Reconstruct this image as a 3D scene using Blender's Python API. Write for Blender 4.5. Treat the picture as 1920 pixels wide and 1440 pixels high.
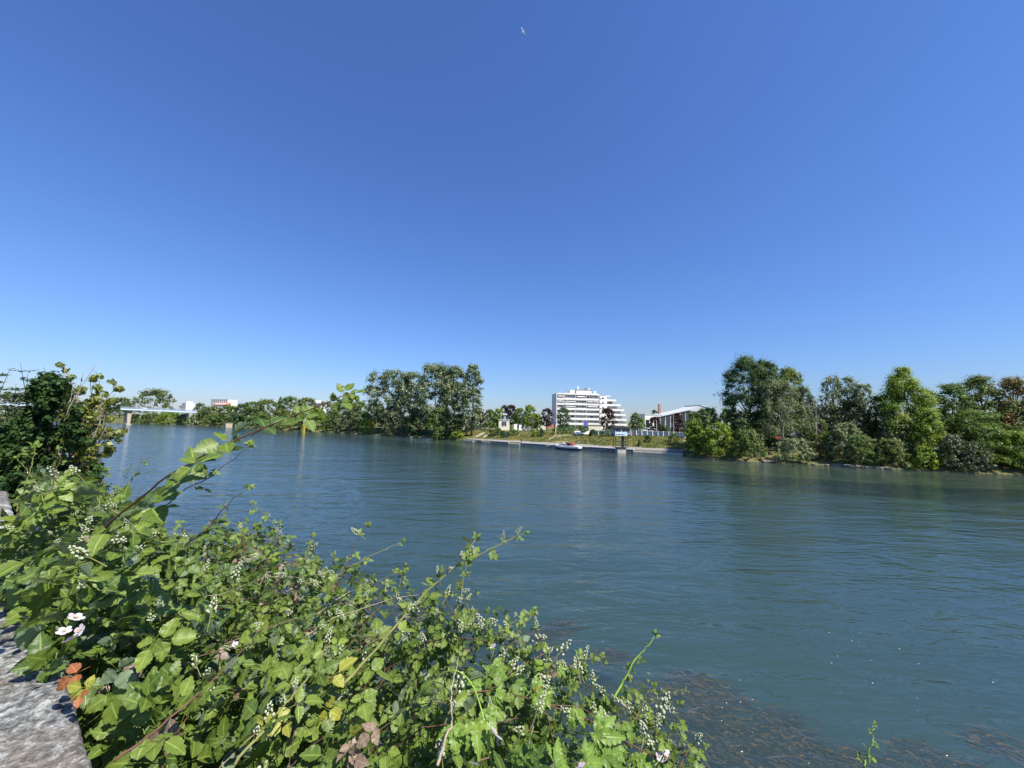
import bpy, math, random
import numpy as np
from mathutils import Vector, Matrix

for _o in list(bpy.data.objects):
    bpy.data.objects.remove(_o, do_unlink=True)
SC = bpy.context.scene
COL = SC.collection

# ------------------------------------------------------------------ camera
CH = 9.0                                   # eye height above the river
FPX = 740.0                                # focal length in photo pixels (1920 wide)
PITCH = math.atan(71.0 / FPX)
ROLL = math.radians(1.05)
_cp, _sp, _cr, _sr = math.cos(PITCH), math.sin(PITCH), math.cos(ROLL), math.sin(ROLL)
FW = np.array([0, _cp, _sp])
_U0 = np.array([0, -_sp, _cp]); _R0 = np.array([1.0, 0, 0])
RT = _cr * _R0 + _sr * _U0
UP = _cr * _U0 - _sr * _R0
cam = bpy.data.cameras.new('camera')
cam.sensor_width = 36.0
cam.lens = FPX / 1920 * 36.0
cam.clip_start = 0.05
cam.clip_end = 20000
camo = bpy.data.objects.new('camera', cam)
COL.objects.link(camo)
camo.matrix_world = Matrix(((RT[0], UP[0], -FW[0], 0), (RT[1], UP[1], -FW[1], 0), (RT[2], UP[2], -FW[2], CH), (0, 0, 0, 1)))
SC.camera = camo

# ------------------------------------------------------------------ light
SUN_AZ, SUN_EL = math.radians(128), math.radians(53)
w = bpy.data.worlds.new('World'); SC.world = w; w.use_nodes = True
nt = w.node_tree
bg = nt.nodes['Background']
sky = nt.nodes.new('ShaderNodeTexSky')
sky.sky_type = 'NISHITA'; sky.sun_disc = False
sky.sun_elevation = SUN_EL; sky.sun_rotation = SUN_AZ
sky.altitude = 0; sky.air_density = 1.4; sky.dust_density = 0.3; sky.ozone_density = 10.0
wb = nt.nodes.new('ShaderNodeMix'); wb.data_type = 'RGBA'; wb.blend_type = 'MULTIPLY'      # camera white balance on the sky
wb.inputs[0].default_value = 1.0; wb.inputs[7].default_value = (0.66, 0.74, 1.0, 1)
nt.links.new(sky.outputs[0], wb.inputs[6])
nt.links.new(wb.outputs[2], bg.inputs[0])
bg.inputs[1].default_value = 0.105
sl = bpy.data.lights.new('sun', 'SUN'); sl.energy = 5.0; sl.angle = math.radians(0.53); sl.color = (1.0, 0.955, 0.88)
so = bpy.data.objects.new('sun', sl); COL.objects.link(so)
_sd = Vector((math.sin(SUN_AZ) * math.cos(SUN_EL), math.cos(SUN_AZ) * math.cos(SUN_EL), math.sin(SUN_EL)))
so.rotation_euler = _sd.to_track_quat('Z', 'Y').to_euler()
so.location = (30, -30, 60)
SC.view_settings.view_transform = 'Standard'; SC.view_settings.look = 'None'
SC.view_settings.exposure = 0.6; SC.view_settings.gamma = 1.0
SC.render.engine = 'CYCLES'
SC.cycles.max_bounces = 6; SC.cycles.diffuse_bounces = 2; SC.cycles.glossy_bounces = 3
SC.cycles.transmission_bounces = 4; SC.cycles.transparent_max_bounces = 8
SC.cycles.use_denoising = True
SC.cycles.caustics_reflective = False; SC.cycles.caustics_refractive = False

# ------------------------------------------------------------------ helpers
def ray(px, py):
    return FW + RT * ((px - 960) / FPX) - UP * ((py - 720) / FPX)
def at(px, py, Y):
    r = ray(px, py)
    return np.array([0, 0, CH]) + r * (Y / r[1])
def gnd(px, py, z=0.0):
    r = ray(px, py)
    return np.array([0, 0, CH]) + r * ((z - CH) / r[2])

def props(o, label=None, cat=None, group=None, kind=None):
    if label: o['label'] = label
    if cat: o['category'] = cat
    if group: o['group'] = group
    if kind: o['kind'] = kind
    return o
def empty(name, loc, rz=0.0, label=None, cat=None, group=None):
    o = bpy.data.objects.new(name, None); COL.objects.link(o)
    o.empty_display_size = 0.2
    o.location = loc; o.rotation_euler = (0, 0, rz)
    return props(o, label, cat, group)
def link(name, me, mat=None, parent=None, loc=None, rot=None, scale=None):
    if mat is not None and len(me.materials) == 0:
        me.materials.append(mat)
    o = bpy.data.objects.new(name, me); COL.objects.link(o)
    if parent is not None: o.parent = parent
    if loc is not None: o.location = loc
    if rot is not None: o.rotation_euler = rot
    if scale is not None: o.scale = scale
    return o

def np_mesh(name, v, f, col=None, smooth=False):
    """v (n,3); f (m,3|4) ints; col (n,4) point colour attribute 'lf'."""
    v = np.asarray(v, dtype=np.float32); f = np.asarray(f, dtype=np.int32)
    me = bpy.data.meshes.new(name)
    k = f.shape[1]
    me.vertices.add(len(v)); me.vertices.foreach_set('co', v.ravel())
    me.loops.add(f.size); me.loops.foreach_set('vertex_index', f.ravel())
    me.polygons.add(len(f))
    me.polygons.foreach_set('loop_start', np.arange(0, f.size, k, dtype=np.int32))
    me.polygons.foreach_set('loop_total', np.full(len(f), k, dtype=np.int32))
    if smooth: me.polygons.foreach_set('use_smooth', np.ones(len(f), dtype=bool))
    if col is not None:
        a = me.color_attributes.new('lf', 'FLOAT_COLOR', 'POINT')
        a.data.foreach_set('color', np.asarray(col, dtype=np.float32).ravel())
    me.update(calc_edges=True)
    return me

class MB:
    """collects simple shapes into one mesh"""
    def __init__(s): s.v = []; s.f = []
    def add(s, vs, fs):
        b = len(s.v); s.v += [tuple(map(float, p)) for p in vs]; s.f += [tuple(b + i for i in q) for q in fs]; return s
    def box(s, x0, x1, y0, y1, z0, z1):
        return s.add([(x0, y0, z0), (x1, y0, z0), (x1, y1, z0), (x0, y1, z0), (x0, y0, z1), (x1, y0, z1), (x1, y1, z1), (x0, y1, z1)],
                     [(0, 3, 2, 1), (4, 5, 6, 7), (0, 1, 5, 4), (1, 2, 6, 5), (2, 3, 7, 6), (3, 0, 4, 7)])
    def prism(s, poly, a, b, axis='y'):
        n = len(poly); vs = []
        for t in (a, b):
            for (p, q) in poly:
                vs.append((p, t, q) if axis == 'y' else ((t, p, q) if axis == 'x' else (p, q, t)))
        fs = [tuple(range(n)), tuple(range(2 * n - 1, n - 1, -1))]
        for i in range(n):
            j = (i + 1) % n; fs.append((i, i + n, j + n, j))
        return s.add(vs, fs)
    def tube(s, pts, rad, n=6):
        pts = [np.asarray(p, float) for p in pts]
        m = len(pts)
        if not hasattr(rad, '__len__'): rad = [rad] * m
        vs = []; ref = np.array([0.3, 0.2, 0.93])
        for i in range(m):
            d = pts[min(i + 1, m - 1)] - pts[max(i - 1, 0)]
            L = np.linalg.norm(d); d = d / L if L > 1e-9 else np.array([0, 0, 1.0])
            a = np.cross(d, ref)
            if np.linalg.norm(a) < 0.05: a = np.cross(d, [1.0, 0, 0])
            a /= np.linalg.norm(a); b = np.cross(d, a)
            for k in range(n):
                t = 2 * math.pi * k / n
                vs.append(pts[i] + (a * math.cos(t) + b * math.sin(t)) * rad[i])
        fs = []
        for i in range(m - 1):
            for k in range(n):
                k2 = (k + 1) % n
                fs.append((i * n + k, i * n + k2, (i + 1) * n + k2, (i + 1) * n + k))
        fs.append(tuple(range(n - 1, -1, -1))); fs.append(tuple((m - 1) * n + k for k in range(n)))
        return s.add(vs, fs)
    def beam(s, a, b, wd, ht):
        a = np.asarray(a, float); b = np.asarray(b, float); d = b - a; d /= np.linalg.norm(d)
        sd = np.cross(d, [0, 0, 1.0])
        if np.linalg.norm(sd) < 1e-4: sd = np.array([1.0, 0, 0])
        sd /= np.linalg.norm(sd); u = np.cross(sd, d)
        vs = [p + sd * sx * wd / 2 + u * su * ht / 2 for p in (a, b) for sx, su in ((-1, -1), (1, -1), (1, 1), (-1, 1))]
        return s.add(vs, [(0, 3, 2, 1), (4, 5, 6, 7), (0, 1, 5, 4), (1, 2, 6, 5), (2, 3, 7, 6), (3, 0, 4, 7)])
    def mesh(s, name, smooth=False):
        me = bpy.data.meshes.new(name); me.from_pydata(s.v, [], s.f)
        if smooth:
            for p in me.polygons: p.use_smooth = True
        me.update(); return me
    def build(s, name, mat, parent=None, smooth=False, **k):
        return link(name, s.mesh(name, smooth), mat, parent, **k)

# ------------------------------------------------------------------ materials
def newmat(name):
    m = bpy.data.materials.new(name); m.use_nodes = True
    nt = m.node_tree; nt.nodes.clear()
    return m, nt
def N(nt, t, **k):
    n = nt.nodes.new(t)
    for a, b in k.items(): setattr(n, a, b)
    return n
def L(nt, a, b): nt.links.new(a, b)
def ramp(nt, fac, stops):
    r = N(nt, 'ShaderNodeValToRGB')
    e = r.color_ramp.elements
    while len(e) < len(stops): e.new(0.5)
    for i, (p, c) in enumerate(stops):
        e[i].position = p; e[i].color = (c[0], c[1], c[2], 1) if hasattr(c, '__len__') else (c, c, c, 1)
    L(nt, fac, r.inputs[0]); return r.outputs[0]
def noise(nt, vec, scale, detail=4, rough=0.55, dist=0.0):
    n = N(nt, 'ShaderNodeTexNoise'); n.inputs['Scale'].default_value = scale
    n.inputs['Detail'].default_value = detail; n.inputs['Roughness'].default_value = rough
    n.inputs['Distortion'].default_value = dist
    if vec is not None: L(nt, vec, n.inputs['Vector'])
    return n.outputs[0]
def math_(nt, op, a, b=None, c=None):
    n = N(nt, 'ShaderNodeMath', operation=op)
    for i, x in enumerate((a, b, c)):
        if x is None: continue
        if isinstance(x, (int, float)): n.inputs[i].default_value = x
        else: L(nt, x, n.inputs[i])
    return n.outputs[0]
def mixc(nt, fac, a, b):
    n = N(nt, 'ShaderNodeMix', data_type='RGBA')
    for idx, x in ((0, fac), (6, a), (7, b)):
        if isinstance(x, (int, float)): n.inputs[idx].default_value = x
        elif isinstance(x, tuple): n.inputs[idx].default_value = (*x[:3], 1)
        else: L(nt, x, n.inputs[idx])
    return n.outputs[2]
def mapping(nt, src, scale=(1, 1, 1), rotz=0.0):
    m = N(nt, 'ShaderNodeMapping'); m.inputs['Scale'].default_value = scale; m.inputs['Rotation'].default_value = (0, 0, rotz)
    L(nt, src, m.inputs['Vector']); return m.outputs[0]
def out(nt, sh):
    o = N(nt, 'ShaderNodeOutputMaterial'); L(nt, sh, o.inputs[0]); return o

def plain(name, c, rough=0.7, var=0.18, scale=0.6, spec=0.3, metal=0.0, bump=0.0, bscale=20):
    m, nt = newmat(name)
    p = N(nt, 'ShaderNodeBsdfPrincipled')
    g = N(nt, 'ShaderNodeTexCoord')
    n1 = noise(nt, g.outputs['Object'], scale, 5, 0.6)
    n2 = noise(nt, g.outputs['Object'], scale * 7, 4, 0.6)
    f = math_(nt, 'MULTIPLY_ADD', n2, 0.4, math_(nt, 'MULTIPLY', n1, 0.6))
    lo = tuple(x * (1 - var) for x in c); hi = tuple(min(1, x * (1 + var)) for x in c)
    L(nt, ramp(nt, f, [(0.3, lo), (0.7, hi)]), p.inputs['Base Color'])
    p.inputs['Roughness'].default_value = rough; p.inputs['Specular IOR Level'].default_value = spec
    p.inputs['Metallic'].default_value = metal
    if bump:
        b = N(nt, 'ShaderNodeBump'); b.inputs['Strength'].default_value = bump; b.inputs['Distance'].default_value = 0.02
        L(nt, noise(nt, g.outputs['Object'], bscale, 6), b.inputs['Height']); L(nt, b.outputs[0], p.inputs['Normal'])
    out(nt, p.outputs[0]); return m

def leafmat(name, c0, c1, trans=0.3, tc=None, gloss=0.12):
    """far-tree leaves: tint attribute blends two leaf colours"""
    c0 = tuple(x * k for x, k in zip(c0, (1.62, 1.56, 1.05))); c1 = tuple(x * k for x, k in zip(c1, (1.55, 1.48, 1.0)))
    m, nt = newmat(name)
    a = N(nt, 'ShaderNodeAttribute', attribute_name='lf')
    sp = N(nt, 'ShaderNodeSeparateColor'); L(nt, a.outputs['Color'], sp.inputs[0])
    c = mixc(nt, sp.outputs['Blue'], c0, c1)
    d = N(nt, 'ShaderNodeBsdfDiffuse'); L(nt, c, d.inputs[0])
    t = N(nt, 'ShaderNodeBsdfTranslucent')
    L(nt, mixc(nt, 0.75, c, tc or tuple(min(1, x * 1.7) for x in c1)), t.inputs[0])
    mx = N(nt, 'ShaderNodeMixShader'); mx.inputs[0].default_value = trans
    L(nt, d.outputs[0], mx.inputs[1]); L(nt, t.outputs[0], mx.inputs[2])
    g = N(nt, 'ShaderNodeBsdfGlossy'); g.inputs['Roughness'].default_value = 0.5; g.inputs[0].default_value = (0.5, 0.55, 0.5, 1)
    m2 = N(nt, 'ShaderNodeMixShader'); m2.inputs[0].default_value = gloss * 0.5
    L(nt, mx.outputs[0], m2.inputs[1]); L(nt, g.outputs[0], m2.inputs[2])
    out(nt, m2.outputs[0]); return m

M = {}
M['white'] = plain('white_paint', (0.78, 0.755, 0.70), 0.6, 0.06)
M['render_wall'] = plain('render_wall', (0.74, 0.72, 0.66), 0.75, 0.08)
M['cream'] = plain('cream_wall', (0.66, 0.62, 0.48), 0.8, 0.1)
M['concrete'] = plain('concrete', (0.45, 0.42, 0.36), 0.85, 0.2)
M['tan'] = plain('tan_concrete', (0.48, 0.40, 0.29), 0.85, 0.2)
M['bluegrey'] = plain('blue_grey_paint', (0.25, 0.31, 0.38), 0.6, 0.1)
M['paleblue'] = plain('pale_blue_paint', (0.62, 0.70, 0.78), 0.5, 0.06)
M['grey'] = plain('grey_metal', (0.30, 0.32, 0.33), 0.5, 0.12)
M['lightgrey'] = plain('light_grey', (0.52, 0.54, 0.54), 0.6, 0.1)
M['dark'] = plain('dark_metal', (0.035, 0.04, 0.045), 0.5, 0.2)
M['darkgreen'] = plain('dark_green_paint', (0.03, 0.075, 0.06), 0.5, 0.15)
M['brick'] = plain('brick', (0.40, 0.17, 0.11), 0.85, 0.2, 2)
M['tile'] = plain('roof_tile', (0.47, 0.19, 0.12), 0.85, 0.2, 1)
M['red'] = plain('red_paint', (0.5, 0.04, 0.03), 0.4, 0.1)
M['maroon'] = plain('maroon_canvas', (0.32, 0.07, 0.07), 0.8, 0.12)
M['navy'] = plain('navy_paint', (0.015, 0.02, 0.06), 0.3, 0.1, spec=0.5)
M['yellow'] = plain('yellow_paint', (0.55, 0.42, 0.06), 0.5, 0.12)
M['orange'] = plain('orange_paint', (0.5, 0.13, 0.04), 0.5, 0.12)
M['banner'] = plain('banner_cloth', (0.13, 0.14, 0.42), 0.8, 0.1)
M['asphalt'] = plain('quay_paving', (0.27, 0.25, 0.22), 0.9, 0.2, 0.5)
M['sand'] = plain('pale_stone', (0.56, 0.50, 0.39), 0.9, 0.18, 1.2)
M['bark'] = plain('bark', (0.11, 0.085, 0.06), 0.9, 0.35, 1.5)
M['palebark'] = plain('pale_bark', (0.34, 0.31, 0.26), 0.85, 0.25, 1.5)
M['deadwood'] = plain('dead_wood', (0.36, 0.31, 0.25), 0.85, 0.2, 1.5)
M['rock'] = plain('bank_rock', (0.22, 0.195, 0.15), 0.9, 0.3, 1.0)
def glassmat():
    m, nt = newmat('window_glass')
    p = N(nt, 'ShaderNodeBsdfPrincipled'); p.inputs['Base Color'].default_value = (0.035, 0.042, 0.05, 1)
    p.inputs['Roughness'].default_value = 0.08; p.inputs['Specular IOR Level'].default_value = 0.6
    out(nt, p.outputs[0]); return m
M['glass'] = glassmat()

# leaf colours by kind of tree
M['lf_mid'] = leafmat('leaf_mid', (0.040, 0.085, 0.025), (0.105, 0.155, 0.045))
M['lf_bright'] = leafmat('leaf_bright', (0.06, 0.125, 0.02), (0.17, 0.23, 0.035), 0.38)
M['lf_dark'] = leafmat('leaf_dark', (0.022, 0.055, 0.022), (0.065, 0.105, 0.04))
M['lf_silver'] = leafmat('leaf_silver', (0.070, 0.105, 0.060), (0.175, 0.205, 0.135), 0.25)
M['lf_poplar'] = leafmat('leaf_poplar', (0.045, 0.085, 0.036), (0.15, 0.185, 0.105), 0.25, gloss=0.3)
M['lf_olive'] = leafmat('leaf_olive', (0.055, 0.09, 0.025), (0.125, 0.15, 0.05))
M['lf_grey'] = leafmat('leaf_grey', (0.055, 0.085, 0.055), (0.12, 0.145, 0.095), 0.2)
M['lf_plum'] = leafmat('leaf_plum', (0.014, 0.008, 0.014), (0.045, 0.022, 0.032), 0.15, (0.08, 0.02, 0.03))
M['lf_wine'] = leafmat('leaf_wine', (0.022, 0.010, 0.010), (0.065, 0.028, 0.024), 0.15, (0.1, 0.03, 0.02))
M['lf_brown'] = leafmat('leaf_brown', (0.085, 0.075, 0.04), (0.19, 0.125, 0.055), 0.2)
M['lf_rust'] = leafmat('leaf_rust', (0.09, 0.05, 0.02), (0.18, 0.085, 0.03), 0.25)
M['lf_far'] = leafmat('leaf_far', (0.06, 0.09, 0.045), (0.12, 0.15, 0.075))
M['lf_cedar'] = leafmat('leaf_cedar', (0.03, 0.06, 0.045), (0.065, 0.10, 0.07), 0.1)
M['lf_lime'] = leafmat('leaf_lime', (0.10, 0.16, 0.02), (0.24, 0.29, 0.05), 0.4)

# ------------------------------------------------------------------ far bank line (world points on the water line)
_bpx = [(1919, 890), (1850, 888), (1740, 882.5), (1640, 878), (1520, 870.5), (1420, 866), (1340, 861), (1275, 854), (1230, 851), (1160, 847),
        (1110, 843.5), (1040, 839.5), (960, 834), (900, 830), (840, 824.5), (780, 820.5), (700, 815.5), (600, 809.5), (540, 806.5), (480, 803),
        (420, 799.5), (365, 797), (300, 795), (230, 793.2), (100, 790), (0, 787.5)]
_bk = [gnd(x, y)[:2] for x, y in _bpx]
_d0 = _bk[0] - _bk[3]; _d0 /= np.linalg.norm(_d0)
_bk = [_bk[0] + _d0 * 400] + [_bk[0] + _d0 * 60] + _bk
_bk = np.array(_bk)
_baz = np.arctan2(_bk[:, 0], _bk[:, 1]); _brr = np.hypot(_bk[:, 0], _bk[:, 1])
_o = np.argsort(_baz); _baz, _brr = _baz[_o], _brr[_o]
def bank_r(az): return np.interp(az, _baz, _brr)
# local bank normal relative to view ray (cos), smoothed
_azs = np.linspace(_baz[0], _baz[-1], 600)
_rr = np.convolve(np.pad(bank_r(_azs), 8, mode='edge'), np.ones(17) / 17, 'valid')
_bx, _by = _rr * np.sin(_azs), _rr * np.cos(_azs)
_tx, _ty = np.gradient(_bx), np.gradient(_by)
_nn = np.hypot(_tx, _ty); _nx, _ny = -_ty / _nn, _tx / _nn
_cs = np.abs(_nx * np.sin(_azs) + _ny * np.cos(_azs))
def px_az(px):
    r = ray(px, 800); return math.atan2(r[0], r[1])
QA0, QA1 = px_az(852), px_az(1286)            # built quay between these bearings
def sstep(a, b, x):
    t = np.clip((x - a) / (b - a), 0, 1); return t * t * (3 - 2 * t)
def ground_z(X, Y):
    X = np.asarray(X, float); Y = np.asarray(Y, float)
    az = np.arctan2(X, Y); r = np.hypot(X, Y)
    d = (r - bank_r(az)) * np.interp(az, _azs, _cs)
    nat = np.interp(d, [-40, -6, 0, 1.5, 4, 12, 30, 100, 600, 6000], [-4, -1.4, -0.05, 0.5, 1.2, 3.2, 4.8, 6.2, 8.0, 8.0])
    quay = np.interp(d, [-40, -6, 0, 0.25, 0.3, 5, 8, 15, 22, 60, 200, 600, 6000], [-4, -1.6, -1.2, -1.0, 0.95, 1.25, 1.6, 3.6, 4.6, 5.6, 6.6, 8.0, 8.0])
    q = sstep(QA0 - 0.015, QA0 + 0.02, az) * (1 - sstep(QA1 - 0.01, QA1 + 0.015, az))
    z = nat * (1 - q) + quay * q
    return z + np.where(d > 6, 0.18 * np.sin(X * 0.31 + 1) * np.cos(Y * 0.27) , 0.0)
def spot(px, extra):
    """point on the far land: bearing of photo column px, `extra` metres behind the water line"""
    az = px_az(px); r = float(bank_r(az)) + extra
    X, Y = r * math.sin(az), r * math.cos(az)
    return np.array([X, Y, float(ground_z(X, Y))])

# ------------------------------------------------------------------ setting: terrain, water, river bed
def terrain():
    az = np.radians(np.linspace(-84, 80, 620))
    ex = np.array([-14, -6, -3, -1.2, -0.3, 0.0, 0.28, 0.36, 0.8, 1.6, 3, 5, 7, 9, 12, 15, 18, 22, 27, 34, 45, 60, 80, 120, 180, 300, 600, 1500, 5000])
    A, E = np.meshgrid(az, ex, indexing='ij')
    Rr = bank_r(A) + E
    X, Y = Rr * np.sin(A), Rr * np.cos(A)
    Z = ground_z(X, Y)
    n, m = A.shape
    idx = np.arange(n * m).reshape(n, m)
    f = np.stack([idx[:-1, :-1], idx[:-1, 1:], idx[1:, 1:], idx[1:, :-1]], -1).reshape(-1, 4)
    mt, nt = newmat('bank_ground')
    p = N(nt, 'ShaderNodeBsdfPrincipled'); p.inputs['Roughness'].default_value = 0.95; p.inputs['Specular IOR Level'].default_value = 0.1
    g = N(nt, 'ShaderNodeNewGeometry')
    n1 = noise(nt, g.outputs['Position'], 0.12, 6, 0.65, 0.6); n2 = noise(nt, g.outputs['Position'], 1.3, 5, 0.7)
    c = ramp(nt, n1, [(0.32, (0.055, 0.085, 0.025)), (0.47, (0.10, 0.125, 0.04)), (0.56, (0.22, 0.19, 0.09)), (0.68, (0.13, 0.13, 0.05))])
    c2 = mixc(nt, math_(nt, 'MULTIPLY', n2, 0.5), c, (0.09, 0.09, 0.035))
    L(nt, c2, p.inputs['Base Color']); out(nt, p.outputs[0])
    me = np_mesh('ground', np.stack([X, Y, Z], -1).reshape(-1, 3), f, smooth=True)
    props(link('ground', me, mt), kind='structure')
terrain()

def watermat():
    m, nt = newmat('river_water')
    g = N(nt, 'ShaderNodeNewGeometry'); pos = g.outputs['Position']
    # river flows along (-0.8, 0.6): rotate so x runs along the flow
    a = math.atan2(0.6, -0.8)
    def lay(scale, rot, sx, sy, det=3, rough=0.5, dist=0.3):
        return noise(nt, mapping(nt, pos, (sx, sy, 1), rot), scale, det, rough, dist)
    big = lay(0.15, 0.20, 0.35, 1.0, 2, 0.5, 0.8)
    mid = lay(0.62, -0.12, 0.40, 1.0, 2, 0.5, 0.9)
    sml = lay(2.2, 0.15, 0.45, 1.0, 2, 0.5, 0.6)
    tin = lay(5.5, -0.1, 0.5, 1.0, 2, 0.5, 0.4)
    gust = ramp(nt, noise(nt, mapping(nt, pos, (0.5, 1, 1), 0.2), 0.035, 4, 0.6, 0.6), [(0.35, 0.5), (0.62, 1.1)])
    h = math_(nt, 'MULTIPLY_ADD', mid, 0.26, math_(nt, 'MULTIPLY', big, 0.62))
    h = math_(nt, 'MULTIPLY_ADD', sml, math_(nt, 'MULTIPLY', gust, 0.105), h)
    h = math_(nt, 'MULTIPLY_ADD', tin, math_(nt, 'MULTIPLY', gust, 0.038), h)
    b = N(nt, 'ShaderNodeBump'); b.inputs['Strength'].default_value = 1.0; b.inputs['Distance'].default_value = 0.62
    L(nt, h, b.inputs['Height'])
    fr = N(nt, 'ShaderNodeFresnel'); fr.inputs['IOR'].default_value = 1.333; L(nt, b.outputs[0], fr.inputs['Normal'])
    gl = N(nt, 'ShaderNodeBsdfGlossy'); gl.inputs['Roughness'].default_value = 0.085; L(nt, b.outputs[0], gl.inputs['Normal'])
    gl.inputs[0].default_value = (0.95, 0.97, 1.0, 1)
    df = N(nt, 'ShaderNodeBsdfDiffuse')
    nn = noise(nt, pos, 0.02, 3)
    L(nt, ramp(nt, nn, [(0.3, (0.056, 0.104, 0.104)), (0.7, (0.068, 0.120, 0.116))]), df.inputs[0])
    tr = N(nt, 'ShaderNodeBsdfTransparent'); tr.inputs[0].default_value = (0.72, 0.80, 0.78, 1)
    body = N(nt, 'ShaderNodeMixShader'); body.inputs[0].default_value = 0.66
    L(nt, df.outputs[0], body.inputs[1]); L(nt, tr.outputs[0], body.inputs[2])
    mx = N(nt, 'ShaderNodeMixShader'); L(nt, fr.outputs[0], mx.inputs[0])
    L(nt, body.outputs[0], mx.inputs[1]); L(nt, gl.outputs[0], mx.inputs[2])
    out(nt, mx.outputs[0]); return m
def water():
    mb = MB(); S = 6000
    mb.add([(-S, -S, 0), (S, -S, 0), (S, S, 0), (-S, S, 0)], [(0, 1, 2, 3)])
    props(mb.build('river_water', watermat()), kind='structure')
    m, nt = newmat('river_bed')
    d = N(nt, 'ShaderNodeBsdfDiffuse'); g = N(nt, 'ShaderNodeNewGeometry')
    L(nt, ramp(nt, noise(nt, g.outputs['Position'], 0.25, 5), [(0.35, (0.045, 0.082, 0.080)), (0.7, (0.060, 0.098, 0.094))]), d.inputs[0])
    out(nt, d.outputs[0])
    mb = MB(); mb.add([(-S, -S, -4.65), (S, -S, -4.65), (S, S, -4.65), (-S, S, -4.65)], [(0, 1, 2, 3)])
    props(mb.build('river_bed', m), kind='structure')
water()

# near bank: axes along the wall (s) and out over the river (q)
SA = np.array([-0.8, 0.6]); QA = np.array([0.6, 0.8])
def sq(s, q, z=0.0):
    p = SA * s + QA * q; return np.array([p[0], p[1], z])
def near_z(s, q):
    s = np.asarray(s, float); q = np.asarray(q, float)
    shore = 3.2 + 10.5 * sstep(60, 160, s)
    up = np.interp((q - 0.3) / (shore - 0.3), [0, 0.12, 0.6, 1.0], [6.3, 5.7, 1.6, -0.03])
    o = q - shore
    dn = np.interp(o, [0, 1.5, 6, 10, 14, 22, 30], [-0.03, -0.25, -0.6, -0.85, -1.5, -4.6, -4.7])
    return np.where(q < 0.28, 7.15, np.where(o < 0, up, dn))
def near_bank():
    s = np.concatenate([np.linspace(-60, -6, 28), np.linspace(-5, 12, 70), np.linspace(13, 60, 40), np.linspace(64, 180, 40), np.linspace(190, 700, 40)])
    q = np.concatenate([[-60, -20, -5, -1, 0.2, 0.27, 0.30, 0.5, 0.8, 1.2, 1.6, 2, 2.4, 2.8], np.linspace(3.2, 24, 40), np.linspace(25, 42, 12)])
    Sg, Qg = np.meshgrid(s, q, indexing='ij'); Z = near_z(Sg, Qg)
    Z = Z + np.where((Qg > 0.5), 0.10 * np.sin(Sg * 2.1) * np.sin(Qg * 1.7 + Sg), 0) * np.where(Z < 0, 0.6, 1.0)
    Z = np.where((Qg > 3.3) & (Sg < 58), np.minimum(Z, -0.03), Z)
    X = SA[0] * Sg + QA[0] * Qg; Y = SA[1] * Sg + QA[1] * Qg
    n, m = Sg.shape; idx = np.arange(n * m).reshape(n, m)
    f = np.stack([idx[:-1, :-1], idx[1:, :-1], idx[1:, 1:], idx[:-1, 1:]], -1).reshape(-1, 4)
    mt, nt = newmat('bank_soil')
    p = N(nt, 'ShaderNodeBsdfPrincipled'); p.inputs['Roughness'].default_value = 0.95; p.inputs['Specular IOR Level'].default_value = 0.1
    g = N(nt, 'ShaderNodeNewGeometry')
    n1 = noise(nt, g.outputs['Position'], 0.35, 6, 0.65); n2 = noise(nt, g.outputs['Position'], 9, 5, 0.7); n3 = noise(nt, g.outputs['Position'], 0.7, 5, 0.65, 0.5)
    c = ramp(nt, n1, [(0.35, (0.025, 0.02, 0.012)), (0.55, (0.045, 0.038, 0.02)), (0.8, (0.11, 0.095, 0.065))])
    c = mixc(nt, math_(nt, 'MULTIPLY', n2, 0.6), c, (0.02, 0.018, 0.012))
    # water's light absorption painted into the ground colour: mud fades to bed tone below
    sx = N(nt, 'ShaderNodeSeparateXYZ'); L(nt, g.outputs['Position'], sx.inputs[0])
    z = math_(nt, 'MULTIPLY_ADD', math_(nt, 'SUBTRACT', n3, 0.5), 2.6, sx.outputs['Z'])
    depth_fade = N(nt, 'ShaderNodeMapRange'); depth_fade.interpolation_type = 'SMOOTHSTEP'
    depth_fade.inputs['From Min'].default_value = -0.45; depth_fade.inputs['From Max'].default_value = -2.3; L(nt, z, depth_fade.inputs['Value'])
    L(nt, mixc(nt, depth_fade.outputs[0], c, (0.052, 0.090, 0.087)), p.inputs['Base Color']); out(nt, p.outputs[0])
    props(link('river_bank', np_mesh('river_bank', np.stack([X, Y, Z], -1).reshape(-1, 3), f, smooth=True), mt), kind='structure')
near_bank()
#@@PART2@@
# ------------------------------------------------------------------ trees
def envelope(shape, u):
    if shape == 'round': return math.sqrt(max(0, 1 - (2 * u - 1) ** 2)) ** 0.85
    if shape == 'column': return min(1, 3.2 * u + 0.35) * (1 - max(0, u - 0.72) / 0.28 * 0.62)
    if shape == 'dome': return math.sqrt(max(0.02, 1 - u * u)) ** 0.9
    if shape == 'cone': return max(0.06, (1 - u) ** 0.8) * min(1, 4 * u + 0.45)
    if shape == 'spire': return float(np.interp(u, [0, 0.25, 0.55, 0.7, 0.85, 1.0], [0.8, 1.0, 0.95, 0.62, 0.42, 0.12]))
    if shape == 'fan': return 0.4 + 0.6 * math.sin(math.pi * min(1, u * 0.62 + 0.1)) * (1.0 if u < 0.8 else math.sqrt(max(0.0, (1 - u) / 0.2)) * 0.75 + 0.25)
    if shape == 'wisp': return 0.55 + 0.45 * math.sin(math.pi * u)
    return 1.0
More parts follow.
